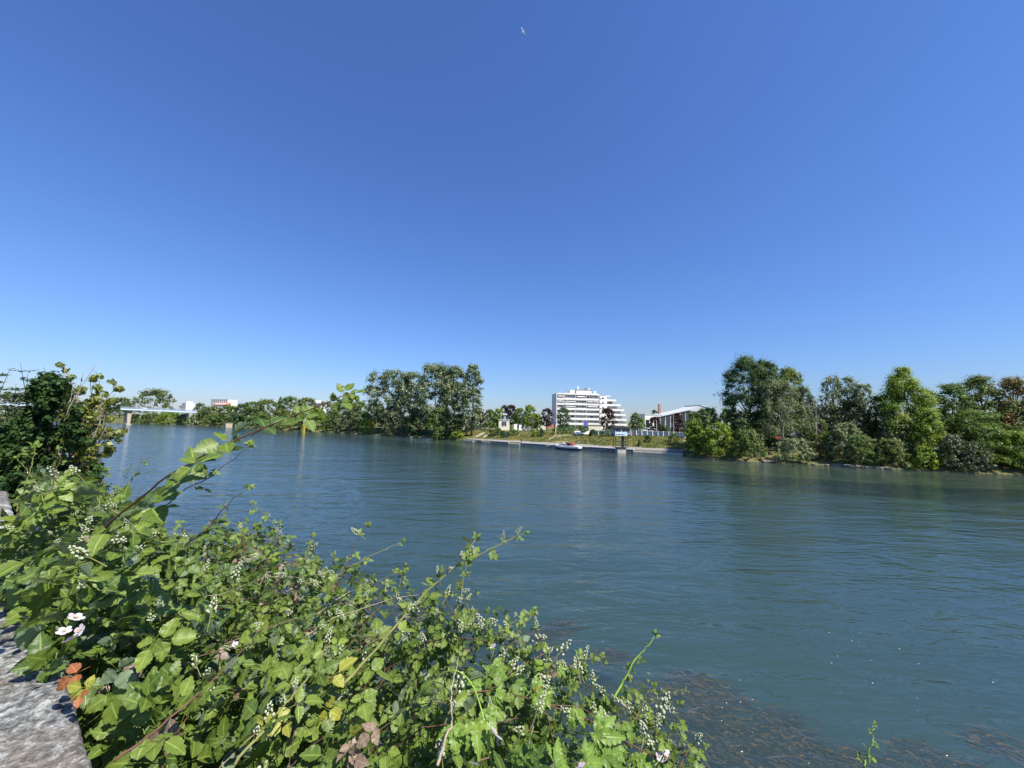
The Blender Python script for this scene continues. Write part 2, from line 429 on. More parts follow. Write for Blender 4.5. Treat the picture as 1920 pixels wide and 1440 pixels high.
def leaf_quads(cent, nrm, size, rng, tint, aspect=0.75):
    n = len(cent)
    nrm = nrm / np.maximum(1e-6, np.linalg.norm(nrm, axis=1, keepdims=True))
    t = rng.normal(size=(n, 3)); t -= nrm * (t * nrm).sum(1, keepdims=True); t /= np.maximum(1e-6, np.linalg.norm(t, axis=1, keepdims=True))
    b = np.cross(nrm, t)
    s = (size * rng.uniform(0.6, 1.35, n))[:, None] * 0.5
    fold = nrm * s * rng.uniform(-0.35, 0.35, n)[:, None]
    v = np.stack([cent - t * s * 1.15, cent - b * s * aspect + fold, cent + t * s * 1.15, cent + b * s * aspect + fold], 1).reshape(-1, 3)
    f = np.arange(4 * n).reshape(n, 4)
    col = np.zeros((n, 4, 4), np.float32); col[:, :, 2] = tint[:, None]; col[:, :, 3] = 1
    return v, f, col.reshape(-1, 4)
def crown_blobs(shape, w, zb, zt, nb, rng, fat=1.0, depth=0.85):
    bl = []
    H = zt - zb
    rb0 = min(w, H, 0.5 * (w + H) * 0.7) * 0.14 * fat
    nb = nb or int(np.clip(3.5 * w * H / (math.pi * rb0 * rb0), 28, 330))
    for i in range(nb):
        u = rng.uniform(0.0, 1.0) ** (0.85 if shape != 'cone' else 1.2)
        R = envelope(shape, u) * w / 2
        a = rng.uniform(0, 2 * math.pi); r = R * math.sqrt(rng.uniform(0.08, 1.0))
        rb = rb0 * rng.uniform(0.65, 1.35)
        rb = min(rb, max(R * 0.8, 0.07 * w))
        r = max(0, min(r, R - rb * 0.6))
        z = min(max(zb + u * H, zb + rb * 0.6), zt - rb * 0.75)
        bl.append((r * math.cos(a), r * math.sin(a) * depth, z, rb))
    bl.append((rng.uniform(-0.06, 0.06) * w, 0, zt - 0.09 * min(w, H), 0.09 * min(w, H) * 1.1))
    return bl
def crown_leaves(bl, n, size, rng, squash=0.85, stray=0.1, droop=0.0):
    bl = np.array(bl); wt = bl[:, 3] ** 2; wt /= wt.sum()
    k = rng.choice(len(bl), n, p=wt)
    d = rng.normal(size=(n, 3)); d /= np.linalg.norm(d, axis=1, keepdims=True)
    rr = np.minimum(np.abs(rng.normal(0.3, 0.48, n)), 1.12)
    rr = np.where(rng.uniform(size=n) < stray, rr * rng.uniform(1.0, 1.2, n), rr)
    off = d * (rr * bl[k, 3])[:, None]; off[:, 2] *= squash
    ax = rng.normal(size=(len(bl), 3)) + np.array([0, 0, 0.9]); ax /= np.linalg.norm(ax, axis=1, keepdims=True)
    al = (off * ax[k]).sum(1, keepdims=True)
    off = off * 0.82 + ax[k] * al * 0.75                      # sprays, not balls
    if droop: off[:, 2] -= droop * np.abs(rng.normal(size=n)) * bl[k, 3]
    c = bl[k, :3] + off
    nrm = d * 1.0 + rng.normal(size=(n, 3)) * 0.38 + np.array([0, 0, 0.4])
    bt = rng.uniform(0, 1, len(bl)) ** 1.1
    tint = np.clip(bt[k] * 0.72 + rng.uniform(-0.05, 0.33, n), 0, 1)
    return leaf_quads(c, nrm, size, rng, tint)
def branchwork(bl, trunk_h, r0, zt, rng, nl=9, lean=(0, 0)):
    mb = MB()
    top = zt * 0.72
    pts = []; rad = []
    for i in range(6):
        t = i / 5
        pts.append((lean[0] * t + rng.normal() * 0.02 * zt * t, lean[1] * t + rng.normal() * 0.02 * zt * t, -0.25 + (top + 0.25) * t))
        rad.append(r0 * (1.15 - 0.95 * t) if i else r0 * 1.45)
    mb.tube(pts, rad, 7)
    pick = rng.permutation(len(bl))[:nl]
    for i in pick:
        b = bl[i]
        z0 = min(max(trunk_h * 0.8, b[2] * rng.uniform(0.45, 0.75)), top * 0.97)
        t = z0 / top
        p0 = np.array([lean[0] * t, lean[1] * t, z0]); p2 = np.array(b[:3]); pm = (p0 + p2) / 2 + np.array([0, 0, 0.06 * zt])
        rr = r0 * (1.0 - 0.8 * t) * 0.5 + 0.015
        mb.tube([p0, pm, p2, p2 + (p2 - pm) * 0.5], [rr, rr * 0.7, rr * 0.4, rr * 0.12], 5)
    return mb
TREEN = [0]
def tree(name, label, px, ytop, wpx, extra, kind='lf_mid', shape='round', base=0.12, group=None, bark='bark', cover=3.0, nb=None, fat=1.0,
         leaf=None, cat='tree', trunk=None, droop=0.0, depth=0.85, second=None, stray=0.07, nl=9, squash=0.85, low=0.0, topcap=None):
    TREEN[0] += 1
    rng = np.random.default_rng(1000 + TREEN[0] * 17)
    b = spot(px, extra)
    F = b[1]
    zt = at(px, ytop, F)[2] - b[2]
    w = wpx * math.hypot(b[0], b[1]) ** 0 * F / FPX * 1.0
    zb = base * zt + low
    e = empty(name, b, 0.0, label, cat, group)
    if leaf is None: leaf = max(0.15, 1.18 * F / 395.0)
    H = zt - zb
    bl = crown_blobs(shape, w, zb, zt, nb, rng, fat, depth)
    n = int(np.clip(1.75 * cover * w * H * 0.85 / (leaf * leaf * 0.42), 500, 34000))
    v, f, c = crown_leaves(bl, n, leaf, rng, squash, stray, droop)
    r0 = trunk or max(0.06, zt * 0.016)
    nf0 = len(f)
    if second:
        v2, f2, c2 = crown_leaves(bl[::3], n // 3, leaf, rng, squash, stray * 1.5, droop)
        f = np.concatenate([f, f2 + len(v)]); v = np.concatenate([v, v2]); c = np.concatenate([c, c2])
    me = np_mesh('crown', v, f, c)
    cr = link('crown', me, M[kind], e)
    if second:
        me.materials.append(M[second])
        me.polygons.foreach_set('material_index', (np.arange(len(f)) >= nf0).astype(np.int32))
    branchwork(bl, zb, r0, zt, rng, nl).build('trunk', M[bark], e, smooth=True)
    return e
def bare_tree(name, label, px, ytop, wpx, extra, seed, mat='deadwood', group=None, levels=4):
    rng = np.random.default_rng(seed)
    b = spot(px, extra); F = b[1]; zt = at(px, ytop, F)[2] - b[2]; w = wpx * F / FPX
    e = empty(name, b, 0, label, 'tree', group)
    mb = MB()
    def grow(p, d, ln, r, lv):
        pts = [p]; rad = [r]; q = np.array(p, float); dd = np.array(d, float)
        for i in range(3):
            dd = dd + rng.normal(size=3) * 0.16 + np.array([0, 0, 0.05]); dd /= np.linalg.norm(dd)
            q = q + dd * ln / 3; pts.append(q.copy()); rad.append(r * (1 - 0.22 * (i + 1)))
        mb.tube(pts, rad, 5 if lv > 1 else 4)
        if lv <= 0: return
        for k in range(3 if lv > 1 else 4):
            a = rng.uniform(0, 2 * math.pi); sp = rng.uniform(0.35, 0.85)
            nd = dd + np.array([math.cos(a) * w / zt * 2.2, math.sin(a) * w / zt * 2.2, 0.2]) * sp
            nd /= np.linalg.norm(nd)
            grow(pts[-1] if k < 2 else pts[-2], nd, ln * rng.uniform(0.55, 0.8), rad[-1] * 0.75, lv - 1)
    grow((0, 0, -0.3), (0.05, 0, 1), zt * 0.42, zt * 0.014, levels)
    # rescale to the wanted height
    vv = np.array(mb.v); vv[:, 2] *= zt / vv[:, 2].max(); vv[:, :2] *= min(1.6, w / (np.ptp(vv[:, 0]) + 1e-6))
    mb.v = [tuple(p) for p in vv]
    mb.build('trunk', M[mat], e, smooth=True)
    return e

T = tree
# -- beyond and beside the bridge
GB = 'trees beyond the road bridge'
T('broad_tree', 'large pale rounded tree rising above the far end of the road bridge', 285, 730, 76, 70, 'lf_far', 'dome', 0.2, GB, cover=2.6)
T('leafy_tree', 'low rounded tree behind the bridge deck just left of the large pale rounded tree', 222, 745, 52, 85, 'lf_far', 'dome', 0.1, GB)
T('leafy_tree', 'low flat-topped tree behind the bridge near the dark riverside shrub', 178, 747, 60, 90, 'lf_olive', 'dome', 0.1, GB)
T('leafy_tree', 'tree above the bridge deck half hidden by the dark riverside shrub', 120, 744, 60, 90, 'lf_far', 'dome', 0.1, GB)
T('leafy_tree', 'olive tree above the bridge deck at the left edge of the view', 12, 736, 70, 80, 'lf_olive', 'dome', 0.1, GB)
T('leafy_tree', 'olive tree behind the bridge between left edge and dark shrub', 62, 741, 56, 80, 'lf_olive', 'dome', 0.1, GB)
GU = 'trees seen under the bridge deck'
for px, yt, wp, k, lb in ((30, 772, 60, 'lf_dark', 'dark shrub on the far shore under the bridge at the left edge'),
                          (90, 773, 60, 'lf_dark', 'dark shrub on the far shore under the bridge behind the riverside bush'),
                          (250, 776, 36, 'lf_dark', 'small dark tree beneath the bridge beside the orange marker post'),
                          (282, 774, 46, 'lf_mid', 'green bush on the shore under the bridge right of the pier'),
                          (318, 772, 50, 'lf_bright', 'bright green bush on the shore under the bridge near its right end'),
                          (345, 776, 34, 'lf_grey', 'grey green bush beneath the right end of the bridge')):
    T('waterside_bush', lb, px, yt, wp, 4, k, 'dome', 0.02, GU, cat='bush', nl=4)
GL = 'trees on the wooded far bank left of the poplars'
rows = [
 (372, 756, 24, 40, 'lf_dark', 'round', 'small dark round tree beside the white house by the bridge'),
 (392, 762, 54, 16, 'lf_olive', 'dome', 'olive tree at the right end of the bridge below the long white block'),
 (425, 759, 60, 20, 'lf_mid', 'dome', 'wide green tree below the red-roofed end of the long white block'),
 (452, 756, 40, 26, 'lf_dark', 'dome', 'dark tree right of the red-roofed block'),
 (372, 776, 46, 3, 'lf_mid', 'dome', 'rounded waterside bush at the right foot of the bridge'),
 (403, 774, 46, 4, 'lf_olive', 'dome', 'rounded waterside bush left of the small stone boathouse'),
 (446, 778, 40, 4, 'lf_dark', 'dome', 'dark waterside bush right of the small stone boathouse'),
 (472, 752, 44, 24, 'lf_mid', 'round', 'round green tree behind the leaf tip of the tall bramble cane'),
 (498, 749, 46, 28, 'lf_olive', 'round', 'olive round tree left of the thin spire-topped tree'),
 (522, 744, 26, 34, 'lf_dark', 'cone', 'thin pointed dark tree in the left woodland skyline'),
 (540, 743, 46, 30, 'lf_mid', 'round', 'tall green tree right of the pointed dark tree'),
 (570, 745, 48, 30, 'lf_olive', 'round', 'olive tree above the yellow river gauge post'),
 (612, 752, 42, 26, 'lf_grey', 'round', 'grey green tree behind the tip of the tall bramble cane'),
 (645, 747, 60, 22, 'lf_silver', 'dome', 'broad silvery tree just left of the tall poplars'),
 (672, 752, 46, 16, 'lf_mid', 'dome', 'green tree tucked under the left poplar'),
 (488, 774, 44, 4, 'lf_mid', 'dome', 'waterside tree midway between the boathouse and the yellow gauge post'),
 (528, 768, 50, 5, 'lf_olive', 'dome', 'waterside tree left of the yellow gauge post'),
 (560, 772, 40, 4, 'lf_dark', 'dome', 'dark waterside tree right behind the yellow gauge post'),
 (592, 764, 46, 5, 'lf_bright', 'dome', 'bright waterside tree right of the yellow gauge post'),
 (625, 768, 44, 4, 'lf_mid', 'dome', 'waterside tree between the bright tree and the silvery tree'),
 (655, 764, 50, 5, 'lf_grey', 'dome', 'grey green waterside tree below the broad silvery tree'),
 (700, 756, 50, 22, 'lf_mid', 'dome', 'green tree filling the gap behind the left poplar trunk'),
 (735, 760, 60, 26, 'lf_dark', 'dome', 'dark tree behind the pale trunks of the left poplar'),
 (875, 778, 44, 46, 'lf_dark', 'dome', 'dark tree behind the narrow right-hand poplar'),
 (688, 782, 30, 1.5, 'lf_lime', 'dome', 'small yellow green bush at the water below the left poplar'),
]
for px, yt, wp, ex, k, sh, lb in rows:
    T('leafy_tree' if ex > 10 else 'waterside_bush', lb, px, yt, wp, ex, k, sh, 0.06 if ex > 10 else 0.0, GL, cat='tree' if ex > 10 else 'bush', nl=5, stray=0.14)
# -- poplar clump
GP = 'tall poplars in the clump left of the quay'
pop = [(727, 694, 94, 12, 'fan', 'left poplar of the tall clump with pale trunks showing', 2.3, 0.22, 'palebark'),
       (768, 698, 66, 17, 'round', 'shorter poplar between the two widest poplars', 2.6, 0.15, 'bark'),
       (815, 680, 90, 12, 'column', 'tallest and widest poplar in the middle of the clump', 3.0, 0.1, 'palebark'),
       (850, 687, 62, 18, 'column', 'poplar behind the tallest one, on its right', 3.0, 0.1, 'bark'),
       (884, 683, 44, 13, 'column', 'narrow upright poplar at the right end of the clump', 2.7, 0.08, 'bark')]
for px, yt, wp, ex, sh, lb, cv, bs, bk in pop:
    T('poplar_tree', lb, px, yt, wp, ex, 'lf_poplar', sh, bs, GP, bark=bk, cover=cv * 1.55, fat=0.95, stray=0.1, nl=14, trunk=0.32)
GQ = 'bushes at the foot of the poplars'
for px, yt, wp, ex, k, lb in ((742, 772, 54, 2, 'lf_grey', 'rounded grey green bush at the water under the left poplar'),
                              (778, 764, 50, 5, 'lf_dark', 'dark bush in the middle of the poplar clump foot'),
                              (824, 764, 58, 3, 'lf_mid', 'tall green bush at the water under the tallest poplar'),
                              (858, 776, 40, 6, 'lf_dark', 'dark bush under the narrow right-hand poplar'),
                              (832, 800, 44, 1, 'lf_mid', 'low bush overhanging the water where the quay begins'),
                              (858, 808, 30, 3, 'lf_lime', 'low yellow green bush beside the start of the quay')):
    T('waterside_bush', lb, px, yt, wp, ex, k, 'dome', 0.0, GQ, cat='bush', nl=4)
# -- behind the quay
GV = 'garden trees behind the quay'
vil = [(895, 764, 27, 34, 'lf_plum', 'round', 'dark purple plum tree nearest the tall poplars', 0.18),
       (918, 768, 34, 40, 'lf_mid', 'dome', 'green garden tree right of the leftmost purple plum tree', 0.1),
       (934, 766, 28, 32, 'lf_bright', 'dome', 'light green tree left of the small white house', 0.08),
       (945, 759, 18, 75, 'lf_dark', 'round', 'dark treetop showing behind the small white house', 0.2),
       (958, 759, 25, 44, 'lf_plum', 'round', 'dark purple plum tree beside the small white house', 0.2),
       (974, 765, 34, 44, 'lf_mid', 'dome', 'green tree right of the small white house', 0.1),
       (993, 759, 32, 40, 'lf_bright', 'dome', 'tall light green garden tree midway between the white house and apartment block', 0.08),
       (1008, 775, 22, 42, 'lf_bright', 'dome', 'small light green tree left of the plum tree by the apartments', 0.05),
       (1025, 765, 25, 40, 'lf_plum', 'round', 'dark purple plum tree at the left end of the apartment block', 0.2),
       (1056, 764, 27, 34, 'lf_dark', 'round', 'dark green tree in front of the left part of the apartment block', 0.1),
       (1139, 765, 31, 36, 'lf_wine', 'round', 'dark wine red tree in front of the apartment block by the signal cabin', 0.12),
       (1192, 774, 26, 46, 'lf_mid', 'dome', 'green tree between the apartment block and the white box building', 0.08),
       (1204, 784, 14, 50, 'lf_bright', 'dome', 'small light tree left of the white box building', 0.05),
       (1228, 781, 30, 30, 'lf_wine', 'dome', 'wine red tree in front of the white box building', 0.2),
       (1270, 774, 28, 30, 'lf_wine', 'dome', 'wine red tree in front of the glazed hall', 0.2),
       (1245, 797, 26, 26, 'lf_dark', 'dome', 'low dark hedge tree behind the pale fence', 0.0),
       (1094, 798, 22, 19, 'lf_mid', 'round', 'small crooked tree on the grass slope beside the white shed', 0.35),
       (1362, 766, 32, 60, 'lf_mid', 'dome', 'round treetop behind the roofs right of the glazed hall', 0.1)]
for px, yt, wp, ex, k, sh, lb, bs in vil:
    T('garden_tree', lb, px, yt, wp, ex, k, sh, bs, GV, nl=5, cover=3.4)
T('cedar_tree', 'flat-tiered cedar tree behind the white box building', 1228, 768, 38, 95, 'lf_cedar', 'cone', 0.45, squash=0.3, fat=1.3, cover=2.6, nb=26)
GS = 'shrubs on the quay slope'
for px, yt, wp, ex, k, lb in ((876, 800, 12, 26, 'lf_dark', 'small dark shrub by the arched house left of the quay'),
                              (922, 806, 14, 12, 'lf_dark', 'small dark shrub on the slope left of the green post'),
                              (935, 803, 18, 16, 'lf_mid', 'green shrub on the slope above the green post'),
                              (944, 807, 14, 13, 'lf_dark', 'dark shrub right beside the green post'),
                              (962, 805, 26, 18, 'lf_mid', 'low green shrub on the slope under the small white house'),
                              (1004, 806, 12, 17, 'lf_lime', 'yellow green shrub on the slope under the purple plum tree'),
                              (1016, 804, 12, 18, 'lf_dark', 'dark shrub right of the yellow green shrub'),
                              (1045, 801, 26, 22, 'lf_mid', 'wide green shrub on the slope above the moored boat'),
                              (1070, 801, 30, 24, 'lf_mid', 'wide green shrub under the apartment block left of the white shed'),
                              (1112, 805, 17, 19, 'lf_dark', 'round dark bush in front of the cream wall'),
                              (1131, 808, 14, 19, 'lf_mid', 'green bush left of the signal cabin'),
                              (1148, 803, 18, 20, 'lf_mid', 'tall green bush behind the signal cabin'),
                              (1214, 816, 14, 13, 'lf_dark', 'dark round bush on the dry grass below the pale fence'),
                              (1198, 826, 7, 8, 'lf_dark', 'tiny dark bush at the edge of the towpath'),
                              (1262, 812, 24, 15, 'lf_mid', 'green bush at the right end of the pale fence')):
    T('slope_shrub', lb, px, yt, wp, ex, k, 'dome', 0.0, GS, cat='shrub', nl=3)
# -- right-hand wood
GR = 'trees of the wood right of the quay'
big = [
 (1405, 668, 92, 11, 'lf_dark', 'round', 'tallest dark tree at the left end of the right-hand wood', dict(base=0.22, cover=3.8, nl=14)),
 (1440, 676, 62, 15, 'lf_dark', 'round', 'dark tree joined to the right of the tallest dark tree', dict(base=0.22, cover=3.4)),
 (1482, 690, 66, 28, 'lf_olive', 'round', 'yellow olive treetop behind the silvery willow', dict(base=0.2, second='lf_bright')),
 (1466, 712, 96, 9, 'lf_silver', 'dome', 'broad silvery willow in front of the tallest dark tree', dict(base=0.25, droop=0.5, cover=2.0, bark='palebark', nl=16)),
 (1512, 722, 60, 13, 'lf_grey', 'dome', 'grey willow beside the bare dead tree', dict(base=0.2, droop=0.5, cover=1.8, nl=16, bark='palebark')),
 (1563, 702, 44, 15, 'lf_silver', 'wisp', 'thin wispy silver willow right of the bare dead tree', dict(base=0.25, cover=1.5, stray=0.3, droop=0.3, nl=16)),
 (1594, 704, 52, 17, 'lf_silver', 'wisp', 'wispy silver willow in the middle of the right-hand wood', dict(base=0.25, cover=1.6, stray=0.3, droop=0.3, nl=16)),
 (1622, 718, 44, 15, 'lf_silver', 'wisp', 'shorter wispy willow just left of the plane tree', dict(base=0.2, cover=1.8, stray=0.25, droop=0.3, nl=12)),
 (1590, 752, 80, 17, 'lf_dark', 'round', 'dark ivy-covered tree under the wispy willows', dict(base=0.1, cover=3.2)),
 (1548, 762, 70, 19, 'lf_olive', 'round', 'olive tree behind the dead tree trunk', dict(base=0.1, cover=2.6)),
 (1700, 688, 92, 8, 'lf_bright', 'spire', 'tall yellow green plane tree with a pointed top', dict(base=0.1, cover=3.6, nl=10, fat=1.1, second='lf_lime')),
 (1660, 738, 60, 12, 'lf_dark', 'round', 'dark tree tucked left of the plane tree', dict(base=0.15)),
 (1738, 728, 60, 12, 'lf_olive', 'round', 'olive tree leaning against the right of the plane tree', dict(base=0.12)),
 (1790, 718, 90, 14, 'lf_mid', 'dome', 'flat-topped green tree right of the plane tree', dict(base=0.12, squash=0.55)),
 (1845, 703, 84, 16, 'lf_olive', 'dome', 'tall olive tree in the right corner of the wood', dict(base=0.12, squash=0.6, cover=2.7)),
 (1905, 708, 84, 13, 'lf_brown', 'dome', 'brownish half-dead tree at the right edge of the view', dict(base=0.2, cover=2.1, second='lf_olive', nl=16)),
 (1965, 715, 90, 13, 'lf_olive', 'dome', 'olive tree cut by the right edge of the view', dict(base=0.12)),
 (2040, 715, 120, 12, 'lf_mid', 'dome', 'green tree continuing the wood past the right edge of the view', dict(base=0.05)),
]
for px, yt, wp, ex, k, sh, lb, kw in big:
    T('wood_tree', lb, px, yt, wp, ex, k, sh, group=GR, **kw)
GW = 'bushes along the water under the right-hand wood'
low = [
 (1328, 765, 78, 7, 'lf_mid', 'green bushy tree behind the bright bush at the end of the quay', None),
 (1306, 786, 56, 2, 'lf_bright', 'bright green leafy bush where the quay ends', 'lf_lime'),
 (1348, 792, 60, 2.5, 'lf_bright', 'bright yellow green bush between the quay end and the dark bush', 'lf_lime'),
 (1390, 784, 50, 7, 'lf_dark', 'dark bush under the tallest dark tree', None),
 (1402, 806, 62, 1.5, 'lf_mid', 'round dark green bush hanging over the water below the tallest dark tree', None),
 (1484, 822, 74, 1.0, 'lf_silver', 'low mounded grey green bush by the water below the red car', None),
 (1545, 812, 46, 5, 'lf_olive', 'small olive bush behind the fallen branch', None),
 (1585, 792, 70, 4, 'lf_silver', 'tall grey green bush under the dead tree', None),
 (1612, 816, 60, 1.5, 'lf_mid', 'green bush by the pale stones under the wispy willows', None),
 (1668, 822, 60, 1.5, 'lf_olive', 'rounded olive bush at the water left of the plane tree foot', None),
 (1676, 770, 60, 6, 'lf_grey', 'grey green leafy tree in front of the plane tree trunk', None),
 (1738, 768, 62, 4, 'lf_bright', 'yellow green hanging foliage right of the plane tree trunk', 'lf_lime'),
 (1728, 836, 44, 1.0, 'lf_bright', 'bright leafy bush dipping into the water below the plane tree', 'lf_lime'),
 (1782, 815, 52, 1.5, 'lf_grey', 'pale grey bush at the water right of the plane tree', None),
 (1822, 828, 54, 1.2, 'lf_grey', 'darker grey bush at the water near the right edge', None),
 (1838, 768, 110, 6, 'lf_mid', 'wide layered green tree overhanging the right-hand water', 'lf_bright'),
 (1890, 806, 110, 3, 'lf_bright', 'bright layered foliage overhanging the water at the right edge', None),
 (1950, 800, 120, 3, 'lf_mid', 'green foliage over the water cut by the right edge of the view', None),
 (2040, 790, 140, 4, 'lf_olive', 'olive foliage over the water past the right edge of the view', None),
]
low += [
 (1303, 772, 44, 14, 'lf_mid', 'green tree screening the right end of the glazed hall', None),
 (1425, 770, 60, 16, 'lf_mid', 'green bush in the gap under the tallest dark tree', None),
 (1462, 778, 56, 30, 'lf_dark', 'dark bush behind the red car', None),
 (1500, 782, 60, 30, 'lf_dark', 'dark bush behind the white van', None),
 (1535, 786, 50, 12, 'lf_mid', 'green bush behind the grey willow foot', None),
 (1645, 786, 44, 14, 'lf_dark', 'dark bush in the gap left of the plane tree', None),
 (1374, 762, 36, 14, 'lf_mid', 'green tree under the left flank of the tallest dark tree', None),
 (1770, 764, 70, 12, 'lf_mid', 'green tree filling the gap right of the plane tree', None),
 (1905, 750, 90, 11, 'lf_olive', 'olive tree under the brownish tree at the right edge', None)]
for px, yt, wp, ex, k, lb, sec in low:
    lay = dict(squash=0.45) if 'layered' in lb else {}
    T('waterside_bush', lb, px, yt, wp, ex, k, 'dome', 0.02, GW, cat='bush', second=sec, nl=6, cover=3.2, **lay)
T('rusty_bush', 'rust orange dying bush under the brownish tree at the right edge', 1893, 774, 22, 8, 'lf_rust', 'round', 0.5, cat='bush', cover=1.3)
bare_tree('dead_tree', 'bare grey dead tree with forked branches standing above the willows', 1528, 694, 60, 10, 5)
bare_tree('dead_tree', 'leafless pale tree with twisted limbs below the tall bare one', 1548, 752, 70, 5, 11, levels=3)
bare_tree('dead_tree', 'thin bare twigs poking above the brownish tree at the right edge', 1880, 698, 60, 14, 21)
bare_tree('dead_tree', 'broken pale trunk in the dark gap left of the plane tree', 1601, 782, 40, 4, 31, levels=2)

# far-off wood closing the horizon, read as one mass
def far_wood():
    rng = np.random.default_rng(77)
    bl = []
    for px in np.arange(-80, 2080, 5.0):
        az = px_az(px); r = float(bank_r(az)) + rng.uniform(260, 420)
        X, Y = r * math.sin(az), r * math.cos(az)
        top = 778 + (px - 960) * 0.0183 + rng.normal() * 3 + 7
        zt = at(px, top, Y)[2]
        rb = rng.uniform(5, 8)
        bl.append((X, Y, zt - rb, rb)); bl.append((X + rng.normal() * 4, Y + 3, zt - rb * 2.1, rb))
    n = 26000
    v, f, c = crown_leaves(bl, n, 2.3, rng)
    props(link('distant_wood', np_mesh('distant_wood', v, f, c), M['lf_far']), 'distant belt of woodland closing the horizon behind the far bank', 'woodland', kind='stuff')
far_wood()

# grass and weeds on the far slope
def slope_grass():
    rng = np.random.default_rng(5)
    n = 26000
    px = rng.uniform(835, 1300, n); ex = rng.uniform(6.5, 30, n)
    az = np.interp(px, np.linspace(800, 1320, 30), [px_az(p) for p in np.linspace(800, 1320, 30)])
    r = bank_r(az) + ex
    X, Y = r * np.sin(az), r * np.cos(az)
    cl = np.sin(X * 0.5) + np.sin(Y * 0.43 + 2) + np.sin(X * 0.21 + Y * 0.17)
    h = np.clip(rng.uniform(0.1, 0.55, n) * (1 + 0.35 * cl), 0.06, 1.1)
    Z = ground_z(X, Y)
    c = np.stack([X, Y, Z + h * 0.45], -1)
    nrm = rng.normal(size=(n, 3)); nrm[:, 2] *= 0.5; nrm[:, 1] -= 0.5
    tint = np.clip(0.35 + 0.22 * np.sin(X * 0.33 + 1.3) + 0.2 * np.sin(Y * 0.51) + rng.normal(size=n) * 0.2, 0, 1)
    v, f, col = leaf_quads(c, nrm, 0.55, rng, tint, 0.6)
    m = leafmat('dry_grass', (0.07, 0.11, 0.03), (0.27, 0.23, 0.11), 0.3)
    props(link('slope_grass', np_mesh('slope_grass', v, f, col), m), 'rough green and straw coloured grass on the slope behind the quay', 'grass', kind='stuff')
slope_grass()
#@@PART3@@
# ------------------------------------------------------------------ bridge
def bridge():
    A = at(-70, 753, 286); B = at(366, 771.5, 410)
    d = (B - A)[:2]; Ln = np.linalg.norm(d); rz = math.atan2(d[1], d[0])
    e = empty('road_bridge', (A[0], A[1], 0), rz, 'long pale blue and white road bridge crossing the river far upstream', 'bridge')
    sl = (B[2] - A[2]) / Ln
    def Z(x): return A[2] + sl * x
    def strip(name, mat, y0, y1, d0, d1, parent=e):
        mb = MB(); n = 24
        for i in range(n):
            x0, x1 = Ln * i / n, Ln * (i + 1) / n
            mb.add([(x0, y0, Z(x0) + d0), (x1, y0, Z(x1) + d0), (x1, y1, Z(x1) + d0), (x0, y1, Z(x0) + d0),
                    (x0, y0, Z(x0) + d1), (x1, y0, Z(x1) + d1), (x1, y1, Z(x1) + d1), (x0, y1, Z(x0) + d1)],
                   [(0, 3, 2, 1), (4, 5, 6, 7), (0, 1, 5, 4), (3, 7, 6, 2)])
        return mb.build(name, mat, parent)
    # camera side is local -y
    strip('deck', M['concrete'], -5.5, 5.5, -0.1, 0.35)
    strip('girder', M['paleblue'], -5.9, 4.2, -1.35, -0.45)
    strip('fascia', M['bluegrey'], -5.75, -5.5, -0.45, 0.6)
    for y in (-5.6, 5.5):
        rl = strip('railing', M['bluegrey'], y, y + 0.08, 1.15, 1.5)
        mb = MB()
        for i in range(60):
            x = Ln * i / 60; mb.box(x, x + 0.12, y, y + 0.08, Z(x) + 0.35, Z(x) + 1.35)
        props(mb.build('railing_post', M['bluegrey'], rl), kind='stuff')
    for xp in (Ln * 0.22, Ln * 0.635):
        z = Z(xp) - 1.9
        mb = MB(); mb.prism([(xp - 0.9, -0.5), (xp + 0.9, -0.5), (xp + 1.7, z), (xp - 1.7, z)], -3.6, 3.6, 'y')
        mb.build('pier', M['tan'], e)
        MB().box(xp - 1.8, xp + 1.8, -4.4, 4.4, -0.5, 0.9).build('pier_footing', M['concrete'], e)
    MB().box(Ln - 7, Ln + 6, -5.2, 5.2, 0, Z(Ln) - 1.95).build('abutment', M['concrete'], e)
    return e, Z, Ln, rz, A
BE, BZ, BL, BRZ, BA = bridge()
def bpoint(x, y, z):
    c, s = math.cos(BRZ), math.sin(BRZ); return (BA[0] + c * x - s * y, BA[1] + s * x + c * y, z)
# white car crossing, lamp post at the end
def car(name, label, loc, rz, mat, group=None, scale=1.0):
    e = empty(name, loc, rz, label, 'car', group); e.scale = (scale,) * 3
    mb = MB(); mb.prism([(-2.1, 0.3), (2.1, 0.3), (2.15, 0.75), (1.2, 0.88), (0.6, 1.4), (-1.2, 1.42), (-1.9, 0.95), (-2.15, 0.8)], -0.82, 0.82, 'y'); mb.build('body', mat, e)
    for y in (-0.835, 0.825):
        MB().prism([(0.95, 0.92), (0.5, 1.33), (-1.15, 1.35), (-1.65, 0.95)], y, y + 0.012, 'y').build('side_window', M['glass'], e)
    for x in (-1.3, 1.3):
        for y in (-0.86, 0.66):
            mb = MB(); mb.prism([(x + 0.32 * math.cos(t), 0.32 + 0.32 * math.sin(t)) for t in np.linspace(0, 2 * math.pi, 12, endpoint=False)], y, y + 0.2, 'y'); mb.build('wheel', M['dark'], e)
    for y in (-0.6, 0.45): MB().box(2.11, 2.17, y, y + 0.2, 0.6, 0.72).build('headlight', M['white'], e)
    return e
car('car', 'white car driving over the road bridge above the pier', bpoint(BL * 0.71, -2.5, BZ(BL * 0.71) + 0.36), BRZ, M['white'])
